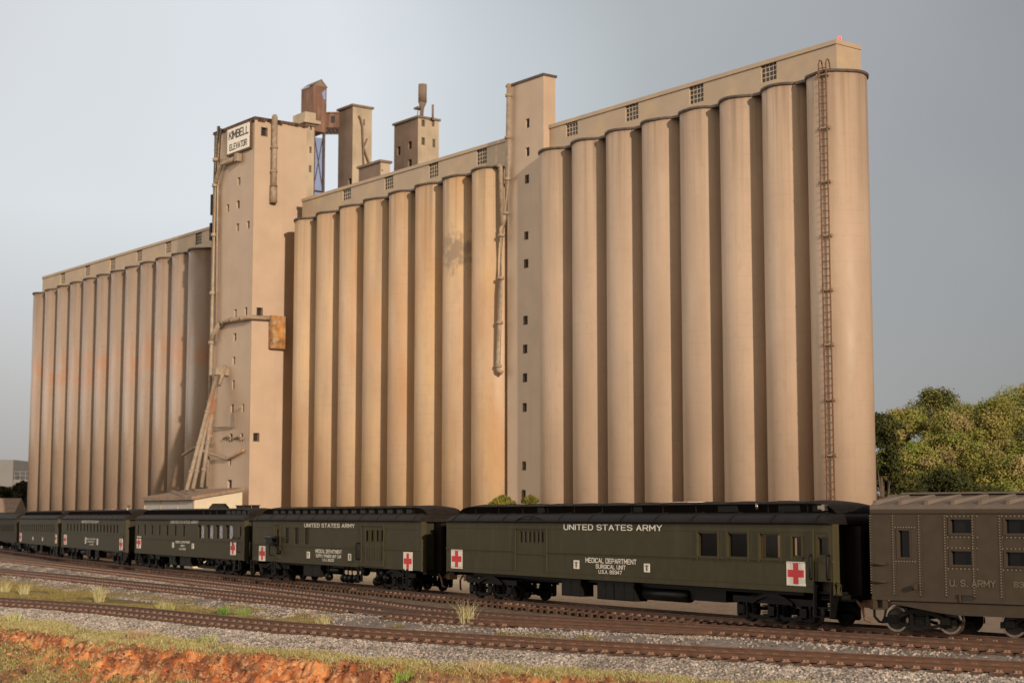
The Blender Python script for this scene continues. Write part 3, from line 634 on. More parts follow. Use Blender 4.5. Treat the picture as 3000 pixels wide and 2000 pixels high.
def cap_mesh(r, z, n=56):
    mb = MB(); r1 = r+.09
    prof = [(r-.02, z-.16), (r1, z-.16), (r1+.02, z), (r-.25, z+.03)]
    rings = []
    for rr, zz in prof: rings.append([(rr*(1+.006*math.sin(7*a))*math.cos(a), rr*(1+.006*math.sin(7*a))*math.sin(a), zz+.02*math.sin(5*a+zz)) for a in [2*math.pi*k/n for k in range(n)]])
    mb.loft(rings, 0, True, True, True); return mb.mesh('rim', M_cap)
def gallery_window(parent, u, z, w_=1.3, h=1.2, off=0):
    mb = MB(); y = .12
    mb.quad((u-w_/2, y, z-h/2), (u+w_/2, y, z-h/2), (u+w_/2, y, z+h/2), (u-w_/2, y, z+h/2), 0)
    for k in range(5):
        x = u-w_/2+w_*k/4; mb.box(x-.022, x+.022, y-.045, y-.02, z-h/2, z+h/2, 1)
        zz = z-h/2+h*k/4; mb.box(u-w_/2-.03, u+w_/2+.03, y-.04, y-.012, zz-.03, zz+.03, 1)
    return mb.build('window', [M_winglass, M_bar], parent)
def block(label, u0, nsil, sp, mat_, g0, g1, wins, endcap=True, group='silo blocks'):
    root = thing('silo_block', label, 'grain silos', W(u0, 0, GZ), RZB, group); B = HS-GZ
    me = silo_mesh(R, 0, B, mat_, 1); cm = cap_mesh(R, B)
    for i in range(nsil):
        s = put('silo', me, root, (i*sp, 0, 0), random.uniform(0, 6)); c = put('rim', cm, s)
    # web between the silos and flat roof slab behind the rims
    mb = MB(); mb.box(0, (nsil-1)*sp, -.12, .12, 0, B-.25); mb.build('web_wall', mat_, root)
    mb = MB(); mb.box(-R*.3, (nsil-1)*sp+R*.3, -R*.35, R*.9, B-.2, B-.02); 
    for i in range(nsil-1):   # rim strip bridging neighbours
        mb.box(i*sp+R*.80, i*sp+sp-R*.80, -R*.62, R*.3, B-.16, B+.005)
    mb.build('roof_slab', M_cap, root)
    hz_ = HG-GZ; holes = []; P_ = []
    for (x, y) in wins:
        u, z = uz(x, y, 0); u -= u0; z -= GZ; holes.append((u-.66, u+.66, z-.61, z+.61)); P_.append((u, z))
    mb = MB(); D_ = 1.95*KB
    mb.wall((0,0,0), (1,0,0), (0,0,1), (0,-1,0), g0-u0, g1-u0, B-.05, hz_, holes, .16, 0)
    a, b = g0-u0, g1-u0
    mb.quad((b,0,B-.05), (b,D_,B-.05), (b,D_,hz_), (b,0,hz_)); mb.quad((a,0,B-.05), (a,0,hz_), (a,D_,hz_), (a,D_,B-.05)); mb.quad((a,D_,B-.05), (a,D_,hz_), (b,D_,hz_), (b,D_,B-.05))
    mb.box(a+.02, b-.02, .14, D_-.05, B-.04, hz_-.05, 1)
    g = mb.build('gallery', [M_gal, M_dark], root)
    mb = MB(); mb.box(a-.03, b+.06, -.09, D_+.05, hz_-.10, hz_+.16); mb.build('roof', M_gal, g)
    for u, z in P_: gallery_window(g, u, z)
    return root
SP_R, SP_M, SP_L = 3.309*KB, 3.433*KB, 3.303*KB
UL0, UM0, UR0 = -88.1*KB, -33.114*KB, -1.66*KB
UR8 = UR0+7*SP_R
gr, _ = uz(2450, 125, 0); gl, _ = uz(125, 815, 0); gm, _ = uz(886, 577, 0)
TWN = 3.6*KB                                            # front of the headhouse
ut1, zt1 = uz(748, 347, TWN); ut0, _ = uz(629, 395, TWN)
mu0, mz0 = uz(1487, 262, .5*KB); mu1, mz1 = uz(1592, 231, .5*KB)
right = block('tallest looking cream silo row at the right, with a rusty ladder on its end', UR0, 8, SP_R, M_silo_r, mu1+.02, gr, [(1675,373), (1851,327), (2040,275), (2252,210)])
mid = block('orange stained silo row between the sign tower and the narrow tower', UM0, 8, SP_M, M_silo_m, gm, mu0-.02, [(1016,565), (1139,533), (1270,498), (1411,458)])
left = block('weathered silo row toned darker for light falloff, receding at the left, a dozen silos', UL0, 12, SP_L, M_silo_l, gl, ut0-.2, [(184,815), (256,787+5), (330,770+3), (408,748), (493,723), (582,698)])
# dark stains painted by rust on the wall joints are part of the materials; beacon on the right gallery
mb = MB(); bx, bz = 0, 0
p = W(gr-.25, -.6, HG+.16); lp = np.array([(p-W(UR0,0,GZ))@TD, -(p-W(UR0,0,GZ))@ND, p[2]-GZ])
mb.tube([lp, lp+[0,0,.12]], .07, 8, 1); mb.tube([lp+[0,0,.12], lp+[0,0,.30], lp+[0,0,.36]], [.10,.10,.05], 10, 0); mb.build('beacon', [M_beacon, M_rust], right)
# ladder on the end silo
def phi_for(px, z):
    best = min((abs(proj(W(UR8+(R+.12)*math.cos(a), (R+.12)*math.sin(a), z))[0]-px), a) for a in np.linspace(.3, 2.4, 400)); return best[1]
ph = phi_for(2411, HS); du, dn = math.cos(ph), math.sin(ph); B = HS-GZ; cx = UR8-UR0
def LR(r, s, z): return (cx+r*du-s*dn, -(r*dn+s*du), z)
mb = MB(); r0 = R+.22
for s in (-.23, .23):
    mb.tube([LR(r0, s, .1), LR(r0, s, B+.35), LR(r0-.15, s, B+.62), LR(r0-.42, s, B+.62), LR(r0-.55, s, B+.3), LR(r0-.55, s, B)], .045, 6)
z = .3
while z < B+.2: mb.tube([LR(r0, -.23, z), LR(r0, .23, z)], .032, 5); z += .42
lad = mb.build('ladder', M_rust, right)
for i in range(11):
    z = B-.3-i*3.15; mb = MB(); 
    for s in (-.34, .34): mb.box(*(lambda q: (q[0]-.07, q[0]+.07, q[1]-.07, q[1]+.07, z-.08, z+.08))(LR(R+.12, s, z)))
    mb.tube([LR(r0-.05,-.36,z), LR(r0-.05,.36,z)], .05, 5); mb.build('bracket', M_pipe, lad)
# rust that ran down the wall beside the ladder (thin irregular film on the end silo)
mb = MB(); rr = random.Random(9)
for k in range(60):
    z0 = B-1.2-k*(B-2)/60; hh = (B-2)/60; a0 = ph+.16+rr.uniform(-.012,.012); a1 = a0+rr.uniform(.035,.085)*(1-.4*k/60)
    q = [(cx+(R+.006)*math.cos(a), -(R+.006)*math.sin(a)) for a in (a0, a1)]
    mb.quad((*q[0], z0-hh), (*q[1], z0-hh), (*q[1], z0), (*q[0], z0))
mb.build('rust_run', mat('rust run on paint', (.40,.24,.145), .5, .12, 1.5, streak=[((.47,.345,.25), 1.0, .6, .35, .48, .62)]), right)
# ---------------------------------------------------------------- headhouse with the sign
TW_BACK = nz_(898, 420, ut1)[0]
head = thing('headhouse_tower', 'tall tan headhouse tower with the big white lettered sign and grain spouts', 'tower', W(ut0, TWN, GZ), RZB)
HT = ZU(35.72)-GZ; Wd = ut1-ut0; Dp = TWN-TW_BACK
def f1(x, y): u, z = uz(x, y, TWN); return u-ut0, z-GZ
def s1(x, y): n, z = nz_(x, y, ut1); return TWN-n, z-GZ
fw = [(637,646,408,431), (695,704,520,543), (693,702,588,611), (664,671,599,620), (691.5,700,655,678), (723,731,648,670), (697,704,452,466),
      (686,693.5,906,928), (717,724,900,923), (684,692,976,998), (681,689,1045,1067), (680,687,1113,1139), (676,684,1184,1207), (708,715,1183,1206), (672,681,1270,1293), (704,712,1269,1292), (670,677,1338,1362), (666,679,1405,1432)]
sw = [(766,782,375,398), (753,768,902,924), (743,758,1269,1291)]
def rect(f, r):
    a, zc = f(r[0], (r[2]+r[3])/2); b, _ = f(r[1], (r[2]+r[3])/2); xc = (r[0]+r[1])/2; _, z0 = f(xc, r[3]); _, z1 = f(xc, r[2]); return (min(a,b), max(a,b), z0, z1)
fh = [rect(f1, r) for r in fw]; shh = [rect(s1, r) for r in sw]
mb = MB(); mb.wall((0,0,0), (1,0,0), (0,0,1), (0,-1,0), 0, Wd, 0, HT, fh, .30)
mb.wall((Wd,0,0), (0,1,0), (0,0,1), (1,0,0), 0, Dp, 0, HT, shh, .3)
mb.quad((0,0,0),(0,0,HT),(0,Dp,HT),(0,Dp,0)); mb.quad((0,Dp,0),(0,Dp,HT),(Wd,Dp,HT),(Wd,Dp,0))
for x in (0.0, Wd-.12): mb.box(x-.01, x+.13, -.03, .04, 0, HT)       # corner pilaster strips
mb.build('wall', M_tower, head)
for i, (a, b, c, d) in enumerate(fh):
    mb = MB(); mb.quad((a,.24,c),(b,.24,c),(b,.24,d),(a,.24,d)); 
    if i % 3 == 1: mb.box(a, a+(b-a)*.25, .17, .235, c, d, 1)
    mb.build('window' if i < 17 else 'door', [M_dark, M_bar], head)
for a, b, c, d in shh:
    mb = MB(); mb.quad((Wd-.24,a,c),(Wd-.24,b,c),(Wd-.24,b,d),(Wd-.24,a,d)); 
    t = .045; x = Wd-.02
    for q in ((a-t,a,c-t,d+t),(b,b+t,c-t,d+t),(a,b,d,d+t),(a,b,c-t,c)): mb.box(x, x+.05, q[0], q[1], q[2], q[3], 1)
    mb.build('window', [M_dark, M_frame], head)
mb = MB(); mb.box(-.12, Wd+.12, -.12, Dp+.12, HT-.10, HT+.14)
rr = random.Random(4)
for i in range(26): x = rr.uniform(0, Wd); mb.box(x, x+rr.uniform(.2,.5), -.15, -.10, HT-rr.uniform(.14,.3), HT+.1)
for i in range(20): y = rr.uniform(0, Dp-.4); mb.box(Wd+.11, Wd+.15, y, y+rr.uniform(.2,.5), HT-rr.uniform(.14,.28), HT+.1)
mb.build('roof', M_frame, head)
# sign
a, z1 = f1(674, 381); b, z1b = f1(738, 361); _, z0 = f1(676, 450); z1 = (z1+z1b)/2; z0 = (z0+f1(738,434)[1])/2
sg = MB(); sg.box(a-.17, b+.17, -.22, -.02, z0-.17, z1+.17, 0); sg.box(a, b, -.26, -.20, z0, z1, 1); sgo = sg.build('sign', [M_frame, M_sign], head)
h = z1-z0; ww = b-a
text_mesh('KIMBELL', a+ww*.07, b-ww*.02, z1-h*.45, z1-h*.10, -.272, M_ink, 'lettering', sgo, .25)
text_mesh('ELEVATOR', a+ww*.11, b-ww*.09, z0+h*.10, z0+h*.37, -.272, M_ink, 'lettering', sgo, .25)
# downpipe and rust box on the lit side
def S(x, y, out=.3): d, z = s1(x, y); return (Wd+out, d, z)
def Fp(x, y, out=.35): u, z = f1(x, y); return (u, -out, z)
mb = MB(); p0, p1 = S(800, 345), S(790, 596); mb.tube([(p0[0],p0[1],HT+.3), (p1[0],p0[1],p1[2])], .27, 10)
for q in (.33, .62, .80): z = HT-(HT-p1[2])*q; mb.tube([(p0[0],p0[1],z-.09),(p0[0],p0[1],z+.09)], .33, 10)
mb.tube([(p0[0],p0[1],p1[2]+1.6),(p0[0],p0[1],p1[2])], .33, 10); mb.sphere((p0[0],p0[1],HT+.3), .26); mb.build('vent_pipe', M_pipe, head)
a0, zt = s1(787, 925); a1, zb = s1(828, 1024)
mb = MB(); mb.box(Wd+.01, Wd+.55, a0, a1, zb, zt, 0); mb.box(Wd+.56, Wd+.60, a0+.06, a1-.06, zb+.06, zt-.06, 0); mb.build('dust_box', M_orust, head)
mb = MB(); q = S(787, 930, .3); c0 = Fp(735, 928, .3)
mb.tube([Fp(655, 945, .35), Fp(662, 943, .35), (Wd+.3, -.35, f1(742,930)[1]), (Wd+.3, a0+.05, zt-.25)], .20, 8)
mb.tube([Fp(655, 945, .35), Fp(634, 985, .4), Fp(630, 1005, .4)], .22, 8)
for q in ((663,942),(690,936),(720,932)): mb.tube([Fp(q[0]-2,q[1]+1,.35), Fp(q[0]+2,q[1],.35)], .26, 8)
mb.build('dust_pipe', M_pipe, head)
# vertical pipes and ladder down the left side of the front
mb = MB(); mb.tube([Fp(652,372,.4), Fp(641,560,.4), Fp(632,1000,.42), Fp(620,1425,.42)], .16, 8)
mb.tube([Fp(656,378,.3), Fp(646,560,.3), Fp(642,1000,.3)], .10, 6)
for y in (470, 545, 690, 860, 1005, 1180, 1300): x = 641-(y-560)*.0235; mb.tube([Fp(x+.1,y-5,.4), Fp(x-.1,y+5,.4)], .28, 8)
mb.build('spout_pipe', mat('bleached spout pipe', (.34,.265,.185), .55, .2, 2, streak=[((.40,.17,.06), .7, 1.5, .2, .52, .7)]), head)
mb = MB(); mb.tube([Fp(707,463,.35), Fp(662,482,.35), Fp(658,486,.4), Fp(646,532,.45), Fp(641,542,.4)], .20, 8); mb.box(*(lambda q: (q[0]-.25,q[0]+.25,-.6,-.1,q[2]-.35,q[2]+.35))(Fp(707,463))); mb.build('elbow_spout', M_pipe, head)
mb = MB()
for dx in (-3, 3): mb.tube([Fp(639+dx,392,.2), Fp(627+dx*.95,800,.2), Fp(613+dx*.9,1440,.2)], .05, 5)
for y in range(395, 1440, 11): x = 639-(y-392)*.0248; mb.tube([Fp(x-3,y,.2), Fp(x+3,y,.2)], .04, 4)
mb.build('ladder', M_pipe, head)
mb = MB(); u, z = f1(638,560); u2, z2 = f1(633,600)
mb.box(u2-.15, u2+.15, -.5, -.05, z2-1.0, z2+.9); u2, z2 = f1(630,680); mb.box(u2-.15,u2+.15,-.5,-.05,z2-.8,z2+.8); mb.build('junction_box', M_blackm, head)
# spreader spouts from the apex to the shed roof
ap = Fp(664, 1092, 1.0)
mb = MB(); mb.box(ap[0]-.35, ap[0]+.45, -1.3, 0, ap[2]-.25, ap[2]+.35); mb.tube([(ap[0]+.3,-.3,ap[2]+.6),(ap[0]+.5,-1,ap[2]-1.2)], .18, 8); mb.build('spout_head', M_pipe, head)
SPO = mat('rust streaked spout', (.31,.24,.175), .6, .2, 2, streak=[((.36,.13,.045), .8, .8, .25, .56, .68)])
for tx, ty, out in ((546,1437,6.0), (565,1433,4.8), (590,1428,3.4), (612,1310,1.2)):
    e = Fp(tx, ty, 0); 
    # end point at the given distance in front of the tower face, on the same line of sight
    q = hitp(tx, ty, W(ut0, TWN+out, 0), ND); lq = ((q-W(ut0,TWN,GZ))@TD, -(q-W(ut0,TWN,GZ))@ND, q[2]-GZ)
    mb = MB(); mb.tube([(ap[0],-.9,ap[2]), lq], .18, 8)
    v0, v1 = np.array((ap[0],-.9,ap[2])), np.array(lq)
    for t in (.35, .62, .85): c = v0+(v1-v0)*t; d_ = (v1-v0)/np.linalg.norm(v1-v0)*.12; mb.tube([c-d_, c+d_], .23, 8)
    mb.build('spout', SPO, head)
mb = MB()
mb.tube([Fp(600,1335,2.2), Fp(617,1312,1.6), Fp(660,1340,.3), Fp(671,1345,.2), Fp(718,1318,.2)], .14, 6)
mb.tube([Fp(632,1253,.3), Fp(690,1250,.2), Fp(692,1205,.2), Fp(708,1192,.2)], .07, 6)
mb.tube([Fp(660,1285,.2), Fp(672,1278,.2), Fp(690,1285,.2), Fp(704,1278,.2), Fp(718,1284,.2)], .09, 6); mb.build('brace_pipe', M_pipe, head)
# ---------------------------------------------------------------- narrow tower
MN = .5*KB; HM = ZU(32.55)-GZ
nar = thing('elevator_tower', 'narrow slab tower with one column of small windows between two silo rows', 'tower', W(mu0, MN, GZ), RZB)
def f2(x, y): u, z = uz(x, y, MN); return u-mu0, z-GZ
mw = [(1540,1551,348,375), (1539.6,1551,432,458), (1538,1550,512,538), (1536,1548,678,702), (1535,1548,759,785), (1533,1546,925,951), (1532,1545,1009,1035), (1531.5,1544.5,1093,1119), (1531,1543,1180,1206), (1530,1541,1351,1377), (1528,1540,1434,1460)]
mh = [rect(f2, r) for r in mw]; WM = mu1-mu0; DM = 1.0*KB
mb = MB(); mb.wall((0,0,0), (1,0,0), (0,0,1), (0,-1,0), 0, WM, 0, HM, mh, .3)
mb.quad((WM,0,0),(WM,DM,0),(WM,DM,HM),(WM,0,HM)); mb.quad((0,0,0),(0,0,HM),(0,DM,HM),(0,DM,0)); mb.quad((0,DM,0),(0,DM,HM),(WM,DM,HM),(WM,DM,0))
mb.build('wall', M_tower, nar)
for i, (a, b, c, d) in enumerate(mh): mb = MB(); mb.quad((a,.2,c),(b,.2,c),(b,.2,d),(a,.2,d)); mb.box(a,b,.12,.19,d-.08,d,1); mb.build('window', [M_dark, M_frame], nar)
mb = MB(); mb.box(-.1, WM+.1, -.1, DM+.1, HM, HM+.16); mb.build('roof', M_cap, nar)
def G(x, y, out=.4): u, z = uz(x, y, MN+out); return (u-mu0, -out, z-GZ)
mb = MB(); path = [G(1491,246,.35), G(1486,525,.35), G(1480,640,.35), G(1469,672,.55), G(1466,850,.6), G(1459,1075,.6), G(1461,1086,.6), G(1472,1092,.4)]
mb.tube(path, .17, 8)
for x, y, o in ((1490,280,.35),(1488,403,.35),(1486,525,.35),(1481,625,.35),(1469,690,.55),(1467,815,.6),(1464,945,.6),(1460,1072,.6)): c = np.array(G(x,y,o)); mb.tube([c-[0,0,.1], c+[0,0,.1]], .25, 8)
mb.build('drain_pipe', M_pipe, nar)
mb = MB(); mb.tube([G(1455,482,.7), G(1467,488,.6), G(1468,500,.55), G(1471,660,.55)], .16, 8); mb.build('drain_pipe', M_pipe, nar)
# backing wall between the headhouse and the first stained silo
bw = MB(); bw.box(0, UM0-ut1-.1, 0, .3, 0, ZU(27.1)-GZ); 
bo = bw.build('recess_wall', M_tower, None, loc=tuple(W(ut1+.02, -1.2, GZ)), rz=RZB); tag(bo, 'shaded recess wall between the sign tower and the stained silos', 'wall')
# ---------------------------------------------------------------- truck shed
su, sz = uz(570, 1462, TWN+5.2)
sc_ = W(su, TWN+5.2, GZ)
shed = thing('truck_shed', 'low pale truck shed with sloping rusty roof at the foot of the sign tower', 'shed', sc_, RZB)
n0 = TWN+5.2
xl = uz(424, 1470, n0)[0]-su; zf = uz(570, 1461, n0)[1]-GZ
xe = np.array([0, 0]); dep, zr = None, None
q = hitp(710, 1437, W(su,0,0), TD); dep = n0-float((q-PB)@ND); zr = float(q[2])-GZ
zl = uz(424, 1460, n0)[1]-GZ
mb = MB()
# front (grey panels) and right end (pale with chamfered door)
dx0 = n0-nz_(612,1478,su)[0]; dx1 = n0-nz_(672,1478,su)[0]; zd = nz_(640,1474,su)[1]-GZ
ch = .35; H0, H1 = zf, zr
mb.box(xl, 0, .08, dep, 0, .05, 0)
mb.quad((xl,0,0),(0,0,0),(0,0,H0),(xl,0,H0), 1)
mb.quad((xl,0,0),(xl,0,H0),(xl,dep,H1),(xl,dep,0),0); mb.quad((xl,dep,0),(xl,dep,H1),(0,dep,H1),(0,dep,0),0)
zt_ = lambda y: H0+(H1-H0)*y/dep
mb.add([(0,0,0),(0,dx0,0),(0,dx0,zd-ch),(0,dx0+ch,zd),(0,dx1-ch,zd),(0,dx1,zd-ch),(0,dx1,0),(0,dep,0),(0,dep,H1),(0,0,H0)],
       [(0,1,2,9),(2,3,9),(3,4,8,9),(4,5,8),(5,6,7,8)], 0)
mb.build('wall', [M_shedw, M_shedg], shed)
mb = MB(); mb.quad((-.35,dx0-.1,0),(-.35,dx1+.1,0),(-.35,dx1+.1,zd+.1),(-.35,dx0-.1,zd+.1)); mb.build('door', M_dark, shed)
mb = MB()
for k in range(4): x = xl+(0-xl)*k/3; mb.box(min(x,-.12), min(x,-.12)+.12, -.06, .0, 0, H0-.02)
mb.box(xl, 0, -.05, 0, H0-.30, H0-.18); mb.build('trim', M_bar, shed)
mb = MB(); o_ = .35; t_ = .28
y0, y1 = -.45, dep; z0_, z1_ = zt_(y0), zt_(y1)
vs = [(xl-o_,y0,z0_),(o_,y0,z0_),(o_,y1,z1_),(xl-o_,y1,z1_)]; vs += [(x,y,z+t_) for x,y,z in vs]
mb.add(vs, [(0,3,2,1),(4,5,6,7),(0,1,5,4),(1,2,6,5),(2,3,7,6),(3,0,4,7)]); mb.build('roof', M_roofred, shed)
# ------------------------------------------------------------------ railcars
def wheel_mesh(r=.455, mats=None):
    mb = MB(); prof = [(0,-.07),(.10,-.07),(.12,-.03),(r*.8,-.02),(r*.82,-.065),(r,-.065),(r+.005,.05),(r+.035,.06),(r+.035,.085),(r*.8,.085),(r*.78,.04),(0,.05)]
    n = 28; rings = [[(rr*math.cos(2*math.pi*k/n), y, rr*math.sin(2*math.pi*k/n)) for k in range(n)] for rr, y in prof[1:-1]]
    vs = [p for q in rings for p in q]; m = len(rings)
    for i in range(m-1): mb.add(rings[i]+rings[i+1], [(k, (k+1)%n, n+(k+1)%n, n+k) for k in range(n)], 1 if 3 <= i <= 5 else 0)
    mb.add(rings[0], [tuple(range(n))], 0); mb.add(rings[-1], [tuple(range(n))[::-1]], 0); return mb.mesh('wheel', mats or [M_black, M_blackm])
WHEEL = wheel_mesh(); WHEELS = wheel_mesh(.43, [M_wheel, M_steel])
def truck6_mesh(ax=1.75):
    mb = MB()
    for s in (-1, 1):
        y = s*1.06
        mb.box(-ax-.55, ax+.55, y-.07, y+.07, .70, .93)
        for x in (-ax, 0, ax):
            for dx in (-.24, .24): mb.box(x+dx-.055, x+dx+.055, y-.09, y+.09, .22, .71)
            mb.box(x-.16, x+.16, y-.17*(1 if s < 0 else .6), y+.17*(1 if s > 0 else .6), .30, .62); mb.box(x-.30, x+.30, y-.05, y+.05, .17, .23)
            mb.tube([(x, -.95*1, .455), (x, .95, .455)], .08, 6)
        for a in (-1, 1):      # equaliser bars, sagging between the axles
            x0, x1 = a*.28, a*(ax-.28)
            p = [(x0,y,.30),(x0+(x1-x0)*.25,y,.20),(x0+(x1-x0)*.75,y,.20),(x1,y,.30)]
            for q0, q1 in zip(p, p[1:]):
                xa, xb = sorted((q0[0], q1[0])); za, zb = (q0[2], q1[2]) if q0[0] < q1[0] else (q1[2], q0[2])
                mb.add([(xa,y-.05,za-.06),(xb,y-.05,zb-.06),(xb,y-.05,zb+.08),(xa,y-.05,za+.08),(xa,y+.05,za-.06),(xb,y+.05,zb-.06),(xb,y+.05,zb+.08),(xa,y+.05,za+.08)], [(0,1,2,3),(7,6,5,4),(0,4,5,1),(3,2,6,7)])
            for xx in (a*.55, a*1.15):
                for k in range(5): mb.tube([(xx,y,.30+k*.08),(xx,y,.33+k*.08)], .10, 8)
        pts = [(-1.15,.72),(-.75,.90),(-.35,1.0),(.35,1.0),(.75,.90),(1.15,.72)]     # arched leaf spring
        for (xa,za),(xb,zb) in zip(pts, pts[1:]):
            mb.add([(xa,y*1.09-.05,za-.07),(xb,y*1.09-.05,zb-.07),(xb,y*1.09-.05,zb+.06),(xa,y*1.09-.05,za+.06),(xa,y*1.09+.05,za-.07),(xb,y*1.09+.05,zb-.07),(xb,y*1.09+.05,zb+.06),(xa,y*1.09+.05,za+.06)], [(0,1,2,3),(7,6,5,4),(0,4,5,1),(3,2,6,7)])
    mb.box(-.6, .6, -1.0, 1.0, .75, 1.05); mb.box(-ax*.7, ax*.7, -.25, .25, .6, .95)
    return mb.mesh('truck', [M_black])
TRUCK6 = truck6_mesh()
def truck4_mesh(ax=.95):
    mb = MB()
    for s in (-1, 1):
        y = s*1.0; P_ = [(-ax-.35,.38,.20),(-ax,.42,.22),(-.55,.62,.14),(-.25,.72,.14),(.25,.72,.14),(.55,.62,.14),(ax,.42,.22),(ax+.35,.38,.20)]
        for (xa,za,ha),(xb,zb,hb) in zip(P_, P_[1:]): mb.add([(xa,y-.07,za-ha/2),(xb,y-.07,zb-hb/2),(xb,y-.07,zb+hb/2),(xa,y-.07,za+ha/2),(xa,y+.07,za-ha/2),(xb,y+.07,zb-hb/2),(xb,y+.07,zb+hb/2),(xa,y+.07,za+ha/2)], [(0,1,2,3),(7,6,5,4),(0,4,5,1),(3,2,6,7)])
        Q = [(-ax,.36),(-.45,.22),(.45,.22),(ax,.36)]
        for (xa,za),(xb,zb) in zip(Q, Q[1:]): mb.add([(xa,y-.06,za-.05),(xb,y-.06,zb-.05),(xb,y-.06,zb+.05),(xa,y-.06,za+.05),(xa,y+.06,za-.05),(xb,y+.06,zb-.05),(xb,y+.06,zb+.05),(xa,y+.06,za+.05)], [(0,1,2,3),(7,6,5,4),(0,4,5,1),(3,2,6,7)])
        for x in (-.28, .28): mb.box(x-.05, x+.05, y-.07, y+.07, .24, .68)
        for x in (-.12, .0, .12):
            for k in range(5): mb.tube([(x,y,.27+k*.07),(x,y,.30+k*.07)], .055, 6)
        for x in (-ax, ax): mb.box(x-.15, x+.15, y-.14, y+.14, .32, .56)
    for x in (-ax, ax): mb.tube([(x,-.95,.43),(x,.95,.43)], .07, 6)
    mb.box(-.2, .2, -1, 1, .45, .75); return mb.mesh('truck', [M_blackm])
TRUCK4 = truck4_mesh()
def add_truck(root, x, kind=6):
    ax = (-1.75, 0, 1.75) if kind == 6 else (-.95, .95)
    t = put('truck', TRUCK6 if kind == 6 else TRUCK4, root, (x, 0, 0)); me = WHEEL if kind == 6 else WHEELS; r = .455 if kind == 6 else .43
    for a in ax:
        for s in (-1, 1): put('wheel', me, t, (a, s*.7525, r), 0 if s < 0 else math.pi)
def roof_profile(kind, ze):
    if kind == 'clere':
        lo = [(-1.50,ze-.02),(-1.58,ze-.02),(-1.585,ze+.05),(-1.53,ze+.16),(-1.38,ze+.28),(-1.15,ze+.36),(-.90,ze+.40)]
        return lo+[(-y,z) for y, z in lo[::-1]]
    lo = [(-1.50,ze-.02),(-1.58,ze-.02),(-1.585,ze+.06),(-1.50,ze+.22),(-1.30,ze+.42),(-.95,ze+.60),(-.5,ze+.70),(0,ze+.74)]
    return lo+[(-y,z) for y, z in lo[-2::-1]]
def car_roof(root, L, ze, m, kind='clere', seam=2.2, hi=.80, vents=0, ventpx=None, endl=.75, ends=1.5):
    mb = MB(); pr = roof_profile(kind, ze); xs = []
    for t in (0,.06,.16,.32,.55,1.0): xs.append((t*endl, math.sqrt(max(0, 1-(1-t)**2))*.75+.25))
    st = [(-L/2+d, f) for d, f in xs]+[(L/2-d, f) for d, f in xs[::-1]]
    def ring(x, f): return [(x, y, ze-.02+(z-ze+.02)*f) for y, z in pr]
    mb.loft([ring(x, f) for x, f in st], 0, True)
    n = int((L-1.6)/seam) if seam else 0
    if seam:
        for i in range(n+1):
            x = -L/2+.8+i*(L-1.6)/n; h = .028
            mb.loft([[(xx, y*1.008, z+h*(1 if j not in (0, len(pr)-1) else 0)) for j, (y, z) in enumerate(pr)] for xx in (x-.03, x+.03)], 0, False)
    r = mb.build('roof', m, root)
    if kind == 'clere':
        mb = MB(); a = .93; zb = ze+.36; ztop = ze+hi
        def cr(x, f):
            zt = zb+(ztop-zb)*f; p = [(-a,zb),(-a,zt-.13*f),(-a-.09,zt-.12*f),(-a-.09,zt-.085*f),(-a*.75,zt-.035*f),(-.4,zt-.008),(0,zt)]
            return [(x, y, z) for y, z in p]+[(x, -y, z) for y, z in p[-2::-1]]
        es = [(0,.02),(.15,.42),(.4,.72),(.8,.92),(1.2,1.0)]; k = ends/1.5
        st = [(-L/2+.35+d*k, f) for d, f in es]+[(L/2-.35-d*k, f) for d, f in es[::-1]]
        mb.loft([cr(x, f) for x, f in st], 0, True)
        if seam:
            for i in range(n+1):
                x = -L/2+1.9+i*(L-3.8)/n; mb.box(x-.025, x+.025, -a-.015, a+.015, zb, ztop-.13)
                q = cr(x, 1); mb.loft([[(xx, y, z+.022) for _, y, z in q] for xx in (x-.025, x+.025)], 0, False)
        cl = mb.build('clerestory', m, r)
        if vents:
            vm = MB(); 
            for j in range(3): vm.box(-.30+j*.2, -.30+j*.2+.13, -.02, .0, 0, .17, 1)
            vm.box(-.36,-.33,-.03,.0,-.03,.20); vm.box(.33,.36,-.03,.0,-.03,.20); vm.box(-.36,.36,-.045,.0,.20,.235)
            vme = vm.mesh('clerestory_window', [m, M_dark])
            for i in range(vents): put('clerestory_window', vme, cl, (-L/2+2.4+i*(L-4.8)/(vents-1), -a-.004, zb+.06))
        return r, cl
    return r, None
